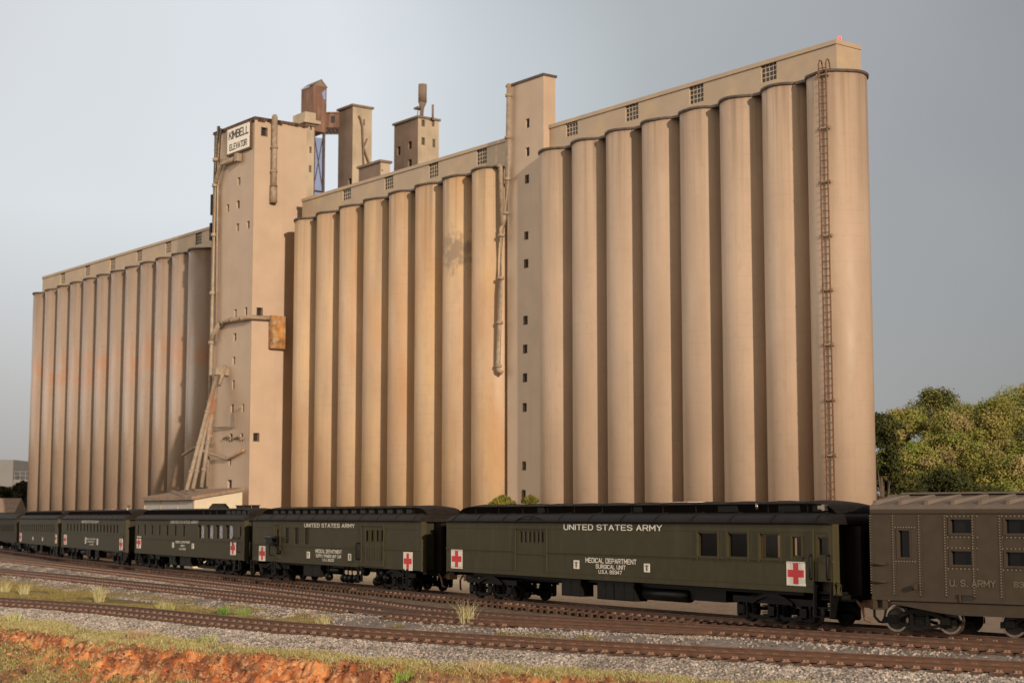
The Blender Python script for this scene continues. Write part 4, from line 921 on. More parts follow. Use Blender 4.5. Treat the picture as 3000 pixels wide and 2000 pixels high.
class Car:
    def __init__(s, key, label, cat='railcar', side=M_od):
        A, B, s.d, s.nin = ENDS[key]; s.L = float(np.linalg.norm(A-B)); s.A, s.B = A, B; s.z0, s.z1 = CARS[key][2], CARS[key][3]
        mid = (A+B)/2+s.nin*HW; s.p0 = A; s.root = thing('railcar', label, cat, mid, math.atan2(s.d[1], s.d[0]), 'cars of the army train'); s.mid = mid; s.side = side
    def loc(s, x, y, out=0.0):
        q = hitp(x, y, s.A-s.nin*out, s.nin); return float((q-s.mid)@s.d), float(q[2])
    def back(s, x, y):
        q = hitp(x, y, s.A+s.nin*2*HW, s.nin); return float((q-s.mid)@s.d), float(q[2])
    def rect(s, x0, x1, y0, y1):
        yc, xc = (y0+y1)/2, (x0+x1)/2; return (s.loc(x0,yc)[0], s.loc(x1,yc)[0], s.loc(xc,y1)[1], s.loc(xc,y0)[1])
    def text(s, body, x0, x1, y0, y1, m=M_letter, bold=0, sp=1.0):
        a, b, c, d = s.rect(x0, x1, y0, y1); return text_mesh(body, a, b, c, d, -HW-.016, m, 'lettering', s.root, bold, spacing=sp)
    def cross(s, x0, x1, y0, y1):
        a, b, c, d = s.rect(x0, x1, y0, y1); w_, h = b-a, d-c; mb = MB(); y = -HW-.012
        mb.box(a, b, y, -HW+.001, c, d, 0); xm, zm = (a+b)/2, (c+d)/2; t = w_*.135
        mb.box(xm-t, xm+t, y-.006, y+.001, c+h*.07, d-h*.07, 1); mb.box(a+w_*.07, xm-t, y-.006, y+.001, zm-h*.15, zm+h*.15, 1); mb.box(xm+t, b-w_*.07, y-.006, y+.001, zm-h*.15, zm+h*.15, 1)
        mb.build('red_cross_panel', [M_white, M_red], s.root)
    def emblem(s, x0, x1, y0, y1):
        a, b, c, d = s.rect(x0, x1, y0, y1); w_, h = b-a, d-c; mb = MB(); y = -HW-.012; xm = (a+b)/2
        mb.box(a, b, y, -HW+.001, c, d, 0); mb.box(xm-w_*.04, xm+w_*.04, y-.005, y, c+h*.14, d-h*.14, 1)
        for sgn in (-1, 1):
            for k, (ww, zz) in enumerate(((.34,.78),(.30,.72),(.24,.66))): mb.add([(xm,y-.004,c+h*(zz-.06)),(xm+sgn*w_*ww,y-.004,c+h*zz),(xm+sgn*w_*ww*.9,y-.004,c+h*(zz+.035)),(xm,y-.004,c+h*(zz-.015))], [(0,1,2,3)], 1)
            for k in range(3):
                z = c+h*(.24+k*.14); x = xm+sgn*(1 if k % 2 else -1)*w_*.10; mb.box(x-w_*.05, x+w_*.05, y-.004, y, z-h*.05, z+h*.05, 1)
        mb.build('emblem_panel', [M_white, M_ink], s.root)
    def body(s, holes=(), backholes=(), extra=None, belt=None, letter=None, endin=.35, plate=.29, xdoor=None):
        L, z0, z1 = s.L, s.z0, s.z1; mb = MB(); h = L/2
        mb.wall((0,-HW,0), (1,0,0), (0,0,1), (0,-1,0), -h, h, z0, z1, holes, .12, 0)
        mb.wall((0,HW,0), (-1,0,0), (0,0,1), (0,1,0), -h, h, z0, z1, [(-b,-a,c,d) for a,b,c,d in backholes], .06, 0)
        for e in (-1, 1):
            x = e*h
            for sy in (-1, 1):
                ya, yb = sorted((sy*HW, sy*(HW-plate))); mb.box(x-.06 if e > 0 else x, x if e > 0 else x+.06, ya+.002, yb-.002, z0-.04, z1, 0)
            xi = x-e*endin; mb.quad((xi,-HW+.13,z0),(xi,HW-.07,z0),(xi,HW-.07,z1),(xi,-HW+.13,z1), 1)
            for sy in (-1, 1): mb.quad((xi,sy*(HW-plate),z0),(x-e*.06,sy*(HW-plate),z0),(x-e*.06,sy*(HW-plate),z1),(xi,sy*(HW-plate),z1), 1)
        mb.box(-h+.02, h-.02, -HW+.14, HW-.08, z0-.02, z0+.06, 2); mb.quad((-h,-HW+.01,z1-.01),(h,-HW+.01,z1-.01),(h,HW-.01,z1-.01),(-h,HW-.01,z1-.01), 2)
        segs = [(-h, h)]
        if xdoor: segs = []; p = -h
        if xdoor:
            for a, b in sorted(xdoor): segs.append((p, a)); p = b
            segs.append((p, h))
        for a, b in segs:
            if belt: mb.box(a, b, -HW-.03, -HW+.001, belt-.045, belt+.035, 0)
            if letter: mb.box(a, b, -HW-.014, -HW+.001, letter-.02, letter+.02, 0)
        mb.box(-h, segs[-1][1] if xdoor and len(segs) > 2 else h, -HW-.010, -HW+.001, z0, z0+.20, 0) if not xdoor else None
        if extra: mb.add(extra.v, extra.f, 0)
        return mb.build('body', [s.side, M_oddark, M_blackm], s.root)
    def pane(s, r, m=M_glass, name='window', frame=None, deep=.09, mull=0):
        a, b, c, d = r; mb = MB(); y = -HW+deep
        mb.quad((a,y,c),(b,y,c),(b,y,d),(a,y,d), 0); t = .045
        f = 1
        for q in ((a,a+t,c,d),(b-t,b,c,d),(a+t,b-t,c,c+t),(a+t,b-t,d-t,d)): mb.box(q[0],q[1],y-.035,y-.004,q[2],q[3],f)
        for k in range(mull): x = a+(b-a)*(k+1)/(mull+1); mb.box(x-.02,x+.02,y-.03,y-.003,c+t,d-t,f)
        return mb.build(name, [m, frame or s.side], s.root)
    def rail(s, pts, name='handrail', r=.028, m=M_black):
        mb = MB(); mb.tube(pts, r, 6); return mb.build(name, m, s.root)
    def grab(s, px, y0, y1, m=M_black, out=.16, r=.03):
        x, zt = s.loc(px, y0); _, zb = s.loc(px, y1); return s.rail([(x,-HW,zt),(x,-HW-out*.8,zt),(x,-HW-out,zt-.06),(x,-HW-out,zb+.06),(x,-HW-out*.8,zb),(x,-HW,zb)], r=r, m=m)
    def step(s, x, w_=.6, z1=None, m=M_black):
        z1 = z1 or s.z0; mb = MB()
        for e in (-1, 1): mb.add([(x+e*w_/2-.03,-HW-.06,z1),(x+e*w_/2+.03,-HW-.06,z1),(x+e*w_/2+.03,-HW-.12,.40),(x+e*w_/2-.03,-HW-.12,.40),(x+e*w_/2-.03,-HW+.35,z1),(x+e*w_/2+.03,-HW+.35,z1),(x+e*w_/2+.03,-HW+.10,.40),(x+e*w_/2-.03,-HW+.10,.40)], [(0,1,2,3),(7,6,5,4),(1,5,6,2),(4,0,3,7),(3,2,6,7)])
        for z, y in ((.42,-HW-.02),(.72,-HW+.10),(1.0,-HW+.22)): mb.box(x-w_/2, x+w_/2, y-.12, y+.14, z-.02, z+.02)
        return mb.build('step', m, s.root)
    def stirrup(s, x, w_=.42, zb=.5, m=M_black):
        mb = MB(); z1 = s.z0+.05; y = -HW-.04
        for e in (-1, 1): mb.box(x+e*w_/2-.05, x+e*w_/2+.05, y-.05, y+.03, zb, z1)
        for z in (zb, zb+.32): mb.box(x-w_/2, x+w_/2, y-.07, y+.06, z-.03, z+.03)
        return mb.build('step', m, s.root)
    def under(s, boxes=(), tanks=(), balls=(), sill=True):
        mb = MB(); h = s.L/2; mb.box(-h+.1, h-.1, -.35, .35, s.z0-.30, s.z0-.03); mb.box(-h+2, h-2, -1.1, 1.1, s.z0-.14, s.z0-.03); mb.build('underframe', M_black, s.root)
        for a, b, zb in boxes:
            mb = MB(); mb.box(a, b, -1.34, -.70, zb, s.z0-.02); mb.box(a+.05, b-.05, -1.36, -1.341, zb+.06, s.z0-.14); mb.box((a+b)/2-.02, (a+b)/2+.02, -1.375, -1.361, zb+.05, s.z0-.1); mb.box((a+b)/2-.1,(a+b)/2+.1,-1.385,-1.361,zb+.28,zb+.33); mb.build('battery_box', M_blackm, s.root)
        for a, b, z, r in tanks:
            mb = MB(); mb.tube([(a,-.95,z),(a+.06,-.95,z),(b-.06,-.95,z),(b,-.95,z)], [r*.6,r,r,r*.6], 14); mb.build('air_tank', M_black, s.root)
        for x, z, r in balls:
            mb = MB(); mb.sphere((x,-1.15,z), r, nu=14, nv=9); mb.tube([(x,-1.15,z),(x,-1.15,s.z0)], .04, 5); mb.build('air_bottle', M_black, s.root)
    def ends(s, right=True, leftside=True):
        for e in (-1, 1):
            if (e > 0 and not right) or (e < 0 and not leftside): continue
            x = e*s.L/2; mb = MB()
            for sy in (-1, 1): a, b = sorted((sy*.62, sy*.48)); xa, xb = sorted((x-e*.3, x+e*.42)); mb.box(xa, xb, a, b, s.z0-.05, s.z1-.25)
            xa, xb = sorted((x-e*.3, x+e*.42)); mb.box(xa, xb, -.62, .62, s.z1-.25, s.z1-.08); mb.quad((x-e*.25,-.5,s.z0),(x-e*.25,.5,s.z0),(x-e*.25,.5,s.z1-.2),(x-e*.25,-.5,s.z1-.2)); mb.build('diaphragm', M_blackm, s.root)
            mb = MB(); xa, xb = sorted((x-e*.2, x+e*.55)); mb.box(xa, xb, -.14, .14, .72, .98); mb.box(min(x+e*.35,x+e*.62), max(x+e*.35,x+e*.62), -.22, .22, .68, 1.0)
            mb.tube([(x+e*.1,-.55,.95),(x+e*.35,-.55,.75),(x+e*.42,-.5,.35),(x+e*.55,-.4,.28)], .05, 6); mb.build('coupler', M_rust, s.root)
            mb = MB(); xa, xb = sorted((x-e*.3, x+e*.12)); mb.box(xa, xb, -1.25, 1.25, s.z0-.18, s.z0-.04); mb.build('buffer_beam', M_blackm, s.root)

# ---- long surgical car in the foreground
c = Car('surgical', 'longest hospital car, with four big windows and a barred door, nearest the ribbed car')
L = c.L; h = L/2; xs_ = c.loc(2385, 1700)[0]; zd0 = c.loc(2412, 1703)[1]
wins = [c.rect(2045,2103,1559,1631), c.rect(2132,2191,1560,1633), c.rect(2226,2287,1563,1636), c.rect(2321,2349,1572,1630), c.rect(2396,2426,1574,1628)]
door = c.rect(1512,1602,1548,1668); slots = [c.rect(1523+i*12.5, 1523+i*12.5+8.6, 1555, 1590) for i in range(6)]
bh = []
for x0, x1, y0, y1 in ((2222,2247,1560,1640), (2280,2292,1560,1640), (2318,2338,1565,1635), (2390,2432,1565,1635)):
    a, zb = c.back(x0, y1); b, zt = c.back(x1, y0); bh.append((a, b, zb, zt))
bh.sort(); bh = [q for i, q in enumerate(bh) if i == 0 or q[0] > bh[i-1][1]+.02]
bx0 = max(q[2] for q in bh); bh = [(a, b, bx0, bx0+1.1) for a, b, _, _ in bh]
zbelt = c.loc(1500, 1615)[1]+.06; zlet = c.loc(1400, 1545)[1]
for i, r in enumerate(wins): c.pane(r, M_clear if i >= 2 else M_glass)
mb = MB(); a, b, z0, z1 = door
for q in ((a-.06,a,z0-.05,z1+.06),(b,b+.06,z0-.05,z1+.06),(a,b,z1,z1+.06)): mb.box(q[0],q[1],-HW-.05,-HW+.001,q[2],q[3])
mb.box(a,b,-HW-.03,-HW+.001,z1-1.12,z1-1.05); mb.build('door', M_od, c.root)
for r in slots: c.pane(r, M_dark, deep=.07)
mb = MB()       # rivet seams
zb_, zt_r = c.z0+.22, zbelt-.10
x = -h+.1
while x < xs_-.05:
    for z in (zb_, zt_r):
        if not (door[0]-.1 < x < door[1]+.1): mb.box(x-.014, x+.014, -HW-.018, -HW-.0, z-.014, z+.014)
    x += .125
for px in (1356,1378,1422,1441,1487,1656,1680,1742,1910,1962,2032,2060,2132,2161,2239):
    x = c.loc(px, 1680)[0]
    for k in range(9): z = zb_+(zt_r-zb_)*(k+.5)/9; mb.box(x-.014, x+.014, -HW-.016, -HW, z-.014, z+.014)
for (a, b, z0, z1) in wins[:4]:
    for x in (a-.09, b+.09):
        for k in range(16): z = z0-.1+(z1-z0+.15)*k/15; mb.box(x-.018, x+.018, -HW-.02, -HW, z-.018, z+.018)
for k in range(28): z = c.z0+.1+k*(c.z1-c.z0-.2)/27; mb.box(h-.001, h+.016, -HW+.13, -HW+.16, z-.016, z+.016)
c.body(wins+slots+[(xs_, h-.02, c.z0, zd0)], bh, mb, zbelt, zlet, endin=.9, xdoor=[(door[0]-.03, door[1]+.03), (xs_-.0, xs_+.01)])
for (a, b, z0, z1) in wins[:4]:
    for x in (a-.04, b+.04): mb = MB(); mb.box(x-.03, x+.03, -HW-.045, -HW+.001, z0-.12, z1+.06); mb.build('window_post', M_od, c.root)
x = c.loc(2385,1600)[0]; mb = MB(); mb.box(x-.05, x+.03, -HW-.07, -HW+.001, zd0, c.z1-.2); mb.build('door_post', M_od, c.root)
mb = MB(); a, b, z0, z1 = wins[4]; mb.box(a-.16, a-.05, -HW-.02, -HW+.001, zd0, c.z1-.3); mb.box(b+.05, b+.14, -HW-.02, -HW+.001, zd0, c.z1-.3); mb.box(a-.05, b+.05, -HW-.02, -HW+.001, z0-.12, z0-.05); mb.box(a-.16,b+.14,-HW-.02,-HW+.001,c.z1-.3,c.z1-.22); mb.build('door', M_od, c.root)
r, cl = car_roof(c.root, L, c.z1, M_roof, seam=2.25)
for px0, px1 in ((1556,1576),(1838,1863),(2086,2145),(2264,2327),(2365,2390)):
    mb = MB(); a, b = c.loc(px0,1487)[0]-.35, c.loc(px1,1487)[0]-.35; mb.box(a, b, -.955, -.93, c.z1+.42, c.z1+.64)
    for k in range(5): mb.box(a, b, -.965, -.954, c.z1+.43+k*.045, c.z1+.445+k*.045)
    mb.build('vent_grille', M_blackm, cl)
mb = MB(); x = c.loc(2205,1490)[0]-.35; mb.tube([(x,-1.02,c.z1+.5),(x,-1.02,c.z1+.72)], .06, 8); mb.build('roof_lamp', M_steel, cl); mb = MB(); x = c.loc(2400,1490)[0]-.35; mb.box(x-.2,x+.2,-1.1,-.95,c.z1+.5,c.z1+.62); mb.box(x+.05,x+.2,-1.14,-.95,c.z1+.45,c.z1+.66); mb.build('roof_lamp', M_steel, cl)
mb = MB(); a, b, _, _ = door
mb.tube([(a+(b-a)*t, -HW-.07-.02*math.sin(math.pi*t), c.z1+.04+.24*math.sin(math.pi*t)) for t in np.linspace(0,1,12)], .03, 5); mb.build('rain_gutter', M_roof, r)
mb = MB(); mb.box(-.9+4, .3+4, -.5, .5, c.z1+.805, c.z1+.82, 0); mb.box(-.6+4, .0+4, -.5, -.1, c.z1+.821, c.z1+.83, 1); mb.build('roof_cross', [M_white, M_red], cl)
c.text('UNITED STATES ARMY', 1652, 1941, 1535.5, 1553, sp=1.12)
c.text('MEDICAL DEPARTMENT', 1716, 1866, 1635, 1650, bold=.12); c.text('SURGICAL UNIT', 1746, 1834, 1653.5, 1666, bold=.12); c.text('U.S.A. 89347', 1754, 1823, 1669, 1680.5, bold=.12)
c.emblem(1681,1697,1640,1665); c.emblem(1887,1904,1650,1675); c.cross(1322,1355,1608,1664); c.cross(2305,2360,1643,1715)
c.grab(2381, 1625, 1694, out=.14, r=.045); c.grab(2430, 1626, 1696, out=.12, r=.045)
x = (xs_+h)/2; c.step(x, h-xs_-.12, zd0)
tl, tr = c.loc(1452,1730,-.6)[0], c.loc(2280,1780,-.6)[0]; add_truck(c.root, tl); add_truck(c.root, tr)
f = lambda px: c.loc(px, 1710)[0]
c.under([(f(1636),f(1692),.45), (f(1740),f(1790),.42), (f(1791),f(1848),.42)], [(f(1860),f(1990),.75,.25)], [])
mb = MB(); mb.box(f(1850), f(2095), -1.0, .9, .62, 1.18); mb.add([(f(2095),-1.0,.62),(f(2120),-1.0,1.15),(f(2120),.9,1.15),(f(2095),.9,.62)], [(0,1,2,3)]); mb.build('ice_box', M_black, c.root)
c.ends()
mb = MB(); mb.tube([(h+.05,-1.42,1.55),(h+.28,-1.42,1.5),(h+.30,-1.42,1.2),(h+.05,-1.42,1.15)], .05, 6); mb.build('gate_hook', M_od, c.root)

# ---- supply and power car
c = Car('supply', 'baggage style hospital car with three louvred windows and a four pane sliding door')
L = c.L; h = L/2
lou = [c.rect(836,849,1544,1591), c.rect(864,878,1544,1592), c.rect(893,908,1545,1593)]
pan = [c.rect(1072+i*15.3, 1080+i*15.3, 1552, 1585) for i in range(4)]
dl = c.rect(804,821,1536,1628); ldw = c.rect(811,816,1548,1575); dr = c.rect(1060,1125,1539,1652)
zbelt = c.loc(1100, 1606)[1]; zlet = c.loc(1150, 1548)[1]
c.body(lou+pan+[ldw], [], None, zbelt, zlet, xdoor=[(dl[0]-.03,dl[1]+.03),(dr[0]-.03,dr[1]+.03)])
for a, b, z0, z1 in lou:
    mb = MB(); mb.quad((a,-HW+.10,z0),(b,-HW+.10,z0),(b,-HW+.10,z1),(a,-HW+.10,z1),0)
    for k in range(9): z = z0+(z1-z0)*k/8.0-.02; mb.box(a-.02, b+.02, -HW-.010, -HW+.03, z, z+.042, 1)
    for x in (a-.05, b): mb.box(x, x+.05, -HW-.03, -HW+.001, z0-.08, z1+.05, 1)
    mb.build('louvre', [M_dark, M_od], c.root)
for r in pan: c.pane(r, M_dark, deep=.10)
c.pane(ldw, M_dark, deep=.1)
mb = MB(); a, b, z0, z1 = dr
for q in ((a-.10,a,z0-.05,z1+.04),(b-.02,b+.04,z0,z1+.04),(a,b,z1-.02,z1+.05),(a-.1,b+.05,z0-.12,z0)): mb.box(q[0],q[1],-HW-.055,-HW+.001,q[2],q[3])
for i in range(4):
    p = pan[i]; 
    for x in (p[0]-.06, p[1]+.01): mb.box(x, x+.05, -HW-.03, -HW+.001, p[2]-.03, p[3]+.05)
    for k in (0,1): x = p[0]-.04+k*.30*(p[1]-p[0])/.3*1.2; mb.box(x, x+.05, -HW-.03, -HW+.001, z0+.25, p[2]-.28)
mb.build('door', M_od, c.root)
mb = MB(); a, b, z0, z1 = dl
for q in ((a-.05,a,z0,z1),(b,b+.05,z0,z1),(a-.1,b+.1,z0-.14,z0),(a,b,z1,z1+.05)): mb.box(q[0],q[1],-HW-.055,-HW+.001,q[2],q[3])
mb.build('door', M_od, c.root)
P3 = lambda x, y, o=.2: (c.loc(x,y)[0], -HW-o, c.loc(x,y)[1])
mb = MB(); mb.tube([P3(794,1572,.35), P3(831,1575,.35)], .10, 8); mb.box(*(lambda q: (q[0]-.45,q[0]+.45,-HW-.45,-HW,q[2]-.28,q[2]+.12))(P3(808,1580)))
mb.tube([P3(799,1592,.2), P3(812,1594,.25), P3(828,1608,.3), P3(831,1616,.3)], .08, 8); mb.tube([P3(831,1612,.3), P3(830,1621,.3)], .14, 8); mb.build('hoist', M_black, c.root)
c.grab(797, 1582, 1625); c.grab(739, 1585, 1628); c.grab(1051, 1590, 1637, r=.04); c.grab(1057, 1590, 1637, r=.04)
c.text('UNITED STATES ARMY', 892, 1040, 1532.5, 1544.5, sp=1.1); c.text('MEDICAL DEPARTMENT', 925, 1002, 1609, 1620, bold=.12); c.text('SUPPLY-POWER UNIT CAR', 926, 1000, 1623.5, 1633, bold=.12); c.text('U.S.A. 89329', 945, 979, 1635.5, 1643.5, bold=.12)
c.emblem(899,907.5,1615,1634); c.emblem(1020,1029.5,1621,1641); c.cross(759,778,1598,1642); c.cross(1182,1208.5,1616,1670)
car_roof(c.root, L, c.z1, M_roofb, seam=2.0, vents=17)
add_truck(c.root, c.loc(815,1680,-.6)[0]); add_truck(c.root, c.loc(1170,1700,-.6)[0])
f = lambda px: c.loc(px, 1655)[0]
c.under([(f(882),f(933),.42)], [(f(938),f(975),.8,.22)], [(f(x),z,.24) for x, z in ((948,.45),(992,.43),(1003,.42),(1015,.42),(1030,.45),(1087,.38),(1096,.62),(1108,.8),(1055,.85),(1118,.6))])
for px in (742, 805, 1058, 1190): c.stirrup(c.loc(px,1640)[0], zb=.38)
c.ends()

# ---- kitchen diner
c = Car('diner', 'hospital dining car with narrow windows and four glittering windows')
L = c.L; h = L/2
n7 = [c.rect(*q) for q in ((402,406.5,1536,1565),(421.5,427,1536,1566),(443,448,1536,1566.5),(464.5,469.5,1537,1568),(487,492.5,1537,1569),(511,516.5,1537,1570),(535.5,541,1537,1571))]
n4 = [c.rect(*q) for q in ((580,598,1535.5,1577),(605,624,1535.5,1578),(632,652,1536,1578),(661,682,1536,1579))]
nd = c.rect(701.5,707,1541,1572); zbelt = c.loc(550,1580)[1]
c.body(n7+n4+[nd], [], None, zbelt, c.loc(600,1535)[1])
for r in n7+[nd]: c.pane(r, M_glass)
for a, b, z0, z1 in n4:
    c.pane((a,b,z0,z1), M_glass); mb = MB(); y = -HW+.075; xa = a+(b-a)*.42; xb = b-(b-a)*.06
    mb.quad((xa,y,z0+.04),(xb,y,z0+.04),(xb,y,z1-.04),(xa,y,z1-.04)); mb.build('blind', M_foil, c.root)
c.text('UNITED STATES ARMY', 500, 582, 1523.5, 1532.5, sp=1.05); c.text('MEDICAL DEPARTMENT', 515, 558, 1583.5, 1590.5, bold=.12); c.text('DINER', 530, 541, 1595, 1600.5, bold=.12); c.text('U.S.A. 89605', 525, 545, 1604, 1610, bold=.12)
c.emblem(504.5,509.5,1588,1603); c.emblem(562,568,1591,1606.5); c.cross(401,413,1570,1605); c.cross(675,691,1583.5,1625)
c.grab(687,1574,1595); c.grab(702,1575,1616)
r, cl = car_roof(c.root, L, c.z1, M_roofb, seam=0)
mb = MB()
for px in (579,598,617): x = c.loc(px,1500)[0]-.4; mb.box(x-.06,x+.06,-.95,-.93,c.z1+.38,c.z1+.64)
mb.build('clerestory_post', M_black, cl)
for px in (655,670,685,701,717):
    x = c.loc(px,1500)[0]-.6; mb = MB(); mb.box(x-.40,x+.40,-.955,-.93,c.z1+.39,c.z1+.65,0)
    for k in range(4): mb.box(x-.35,x+.35,-.965,-.954,c.z1+.41+k*.06,c.z1+.44+k*.06,1)
    mb.build('louvre', [M_roofb, M_dark], cl)
for k in range(3):
    x = L/2-5.2+k*1.5; mb = MB(); mb.box(x-.16,x+.16,-.2,.2,c.z1+.78,c.z1+.93); mb.box(x-.21,x+.21,-.25,.25,c.z1+.93,c.z1+.99); mb.build('roof_vent', M_roofb, cl)
add_truck(c.root, c.loc(450,1640,-.6)[0]); add_truck(c.root, c.loc(672,1665,-.6)[0]); f = lambda px: c.loc(px,1635)[0]
c.under([(f(490),f(508),.42),(f(521),f(553),.38)], [], [(f(x),z,.16) for x, z in ((572,.85),(580,.88),(575,.68),(592,.66),(600,.64),(612,.70),(627,.5),(633,.62),(640,.75))])
mb = MB(); mb.box(f(555), f(640), -.9, .9, .30, .62); mb.build('equipment_box', M_blackm, c.root)
for px in (405, 697): c.step(c.loc(px,1620)[0], .8, c.z0)
c.ends()

# ---- ward cars
def coach(key, label, win, wy, txt, crosses, med, emb, tx, wm=M_glass, lm=M_letter, lamp=None, rooftag=None, seam=1.9):
    c = Car(key, label); L = c.L; n, x0, x1 = win
    R_ = []
    for i in range(n):
        a = x0+(x1-x0)*i/n; w_ = (x1-x0)/n*.46; y = lambda q: wy[0][q]+(wy[1][q]-wy[0][q])*i/n
        R_.append(c.rect(a, a+w_, y(0), y(1)))
    c.body(R_, [], None, c.loc((x0+x1)/2, (wy[0][1]+wy[1][1])/2+3)[1], c.loc((x0+x1)/2, (wy[0][0]+wy[1][0])/2-2)[1])
    for r in R_: c.pane(r, wm)
    if txt: c.text('UNITED STATES ARMY', *txt, m=lm, bold=.12)
    for q in crosses: c.cross(*q)
    for t, q in med: c.text(t, *q, m=lm, bold=.12)
    for q in emb: c.emblem(*q)
    r, cl = car_roof(c.root, L, c.z1, M_roofb, seam=seam)
    add_truck(c.root, -L/2+3.6); add_truck(c.root, L/2-3.6)
    c.under([(-2.5,-.6,.42),(1.2,2.6,.40)], [(-5.5,-3.5,.7,.25)], [])
    for e in (-1, 1): c.step(e*(L/2-.6), .8, c.z0)
    c.ends(); return c, r, cl
c, r, cl = coach('ward', 'hospital coach with a long row of sixteen narrow windows and clear white lettering', (16,195,351), ((1534,1555),(1537,1561)), (240,290,1523.5,1531), [(187.5,195,1565,1594),(350,359.5,1577,1610)],
    [('MEDICAL DEPARTMENT',(254,280,1575.5,1580.5)),('WARD DRESSING CAR',(257,277,1584,1588.5)),('U.S.A. 89539',(262,274,1592,1596))], [(249,252.5,1573,1591),(283,287,1582-5,1595)], None)
mb = MB(); x = c.loc(352,1500)[0]-1.4; mb.tube([(x,-.6,c.z1+.40),(x,-.6,c.z1+.75),(x,-.6,c.z1+.80),(x,-.6,c.z1+1.12)],[.10,.10,.06,.22],10); mb.tube([(x,-.6,c.z1+.5),(x-.9,-.6,c.z1+.6),(x-.9,-.6,c.z1+.45)],.05,6); mb.build('roof_horn', M_steel, cl)
mb = MB(); mb.box(-1.5+2, 1.5+2, -.55, .55, c.z1+.805, c.z1+.82, 0); mb.box(-.5+2, .5+2, -.5, .5, c.z1+.821, c.z1+.83, 1); mb.build('roof_cross', [M_white, M_red], cl)
c.rail([(c.L/2-.2,-HW-.05,c.z0+.2),(c.L/2-.2,-HW-.12,c.z0+.3),(c.L/2-.2,-HW-.12,c.z0+1.2),(c.L/2-.2,-HW-.05,c.z0+1.3)])
coach('far', 'distant hospital coach with faint lettering, just right of the plain dark coach', (18,61,162), ((1535,1555),(1535,1558)), (97,130,1520,1526), [(58,63,1560,1585),(161.5,166.5,1563,1590)],
    [('MEDICAL DEPARTMENT',(101,119,1567,1571)),('WARD CAR',(103,117,1575,1579)),('U.S.A. 89540',(106,114,1581,1584))], [(95,97.5,1571,1581),(123,125.5,1573,1583)], None, M_glass, M_lettero)
c = Car('last', 'plain dark coach with a round ribbed roof at the far left end of the train', side=M_oddark); L = c.L
R_ = [c.rect(-48+i*5.6, -48+i*5.6+2.9, 1536, 1556) for i in range(16)]; c.body(R_, [], None, c.loc(0,1559)[1], None)
for q in R_: c.pane(q, M_dark)
car_roof(c.root, L, c.z1, M_roofb, 'arch', seam=1.3); add_truck(c.root, -L/2+3.6); add_truck(c.root, L/2-3.6); c.under([(-2,0,.45)], [], []); c.ends()

# ---- ribbed troop car at the right edge
c = Car('troop', 'brownish olive ribbed troop car with paired windows and rows of rivets at the right edge', side=M_troop)
L = c.L; h = L/2; ze = c.z1
zs = lambda px, zz: c.loc(2400+px/2.6133, 1400+zz/2.6133)
def rz_(x0,x1,y0,y1): return c.rect(2400+x0/2.6133, 2400+x1/2.6133, 1400+y0/2.6133, 1400+y1/2.6133)
tw = [rz_(608,695,400,605), rz_(1005,1168,315,420), rz_(1010,1170,558,662), rz_(1425,1590,315,422), rz_(1432,1595,566,672)]
pitch = tw[3][0]-tw[1][0]
mb = MB(); mb.wall((0,-HW,0),(1,0,0),(0,0,1),(0,-1,0), -h, h, c.z0, ze, tw, .14, 0)
mb.box(-h+.01, h-.01, -HW+.2, HW, c.z0, ze, 1); mb.quad((-h,-HW,c.z0),(-h,-HW,ze),(-h,HW,ze),(-h,HW,c.z0)); mb.quad((h,-HW,c.z0),(h,HW,c.z0),(h,HW,ze),(h,-HW,ze))
mb.box(-h, h, -HW-.04, -HW+.0005, c.z0-.06, c.z0+.05, 0); mb.box(-h, h, -HW-.05, -HW+.0005, ze-.12, ze, 0)
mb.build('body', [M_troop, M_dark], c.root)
for i, r in enumerate(tw):
    a, b, z0, z1 = r; mb = MB(); y = -HW+.12; mb.quad((a,y,z0),(b,y,z0),(b,y,z1),(a,y,z1),0); t = .07
    for q in ((a-t,a,z0-t,z1+t),(b,b+t*.4,z0-t,z1+t),(a,b,z0-t,z0),(a,b,z1,z1+t*.5)): mb.box(q[0],q[1],-HW-.03,-HW+.001,q[2],q[3],1)
    mb.build('window', [M_glass, M_troop], c.root)
strips = [zs(p, 560)[0] for p in (404, 578, 778, 976, 1190, 1398)]+[zs(1398,560)[0]+(k+1)*pitch/2 for k in range(4)]
mb = MB()
for i, x in enumerate(strips): 
    mb.box(x-.02, x+.05, -HW-.018, -HW+.001, c.z0+.05, ze-.12, 0)
    for k in range(30): z = c.z0+.16+(ze-c.z0-.36)*k/29; mb.box(x-.055, x-.02, -HW-.04, -HW, z-.017, z+.017, 1)
for (a, b, z0, z1) in tw:
    for z in (z0-.13, z1+.10):
        n = 8
        for k in range(n): x = a-.10+(b-a+.28)*k/(n-1); mb.box(x-.017, x+.017, -HW-.03, -HW, z-.017, z+.017, 1)
mb.build('rivet_strip', [M_troop, M_rivet], c.root)
mb = MB()      # roof: shallow gable with stamped diagonal panels
prof = [(-HW-.03,ze-.02),(-HW-.05,ze+.02),(-HW-.02,ze+.14),(-1.25,ze+.22),(0,ze+.52),(1.25,ze+.22),(HW+.02,ze+.14),(HW+.05,ze+.02),(HW+.03,ze-.02)]
mb.loft([[(x,y,z) for y, z in prof] for x in (-h, h)], 0, False)
x = strips[0]; pp = (strips[4]-strips[2])/2
k = 0
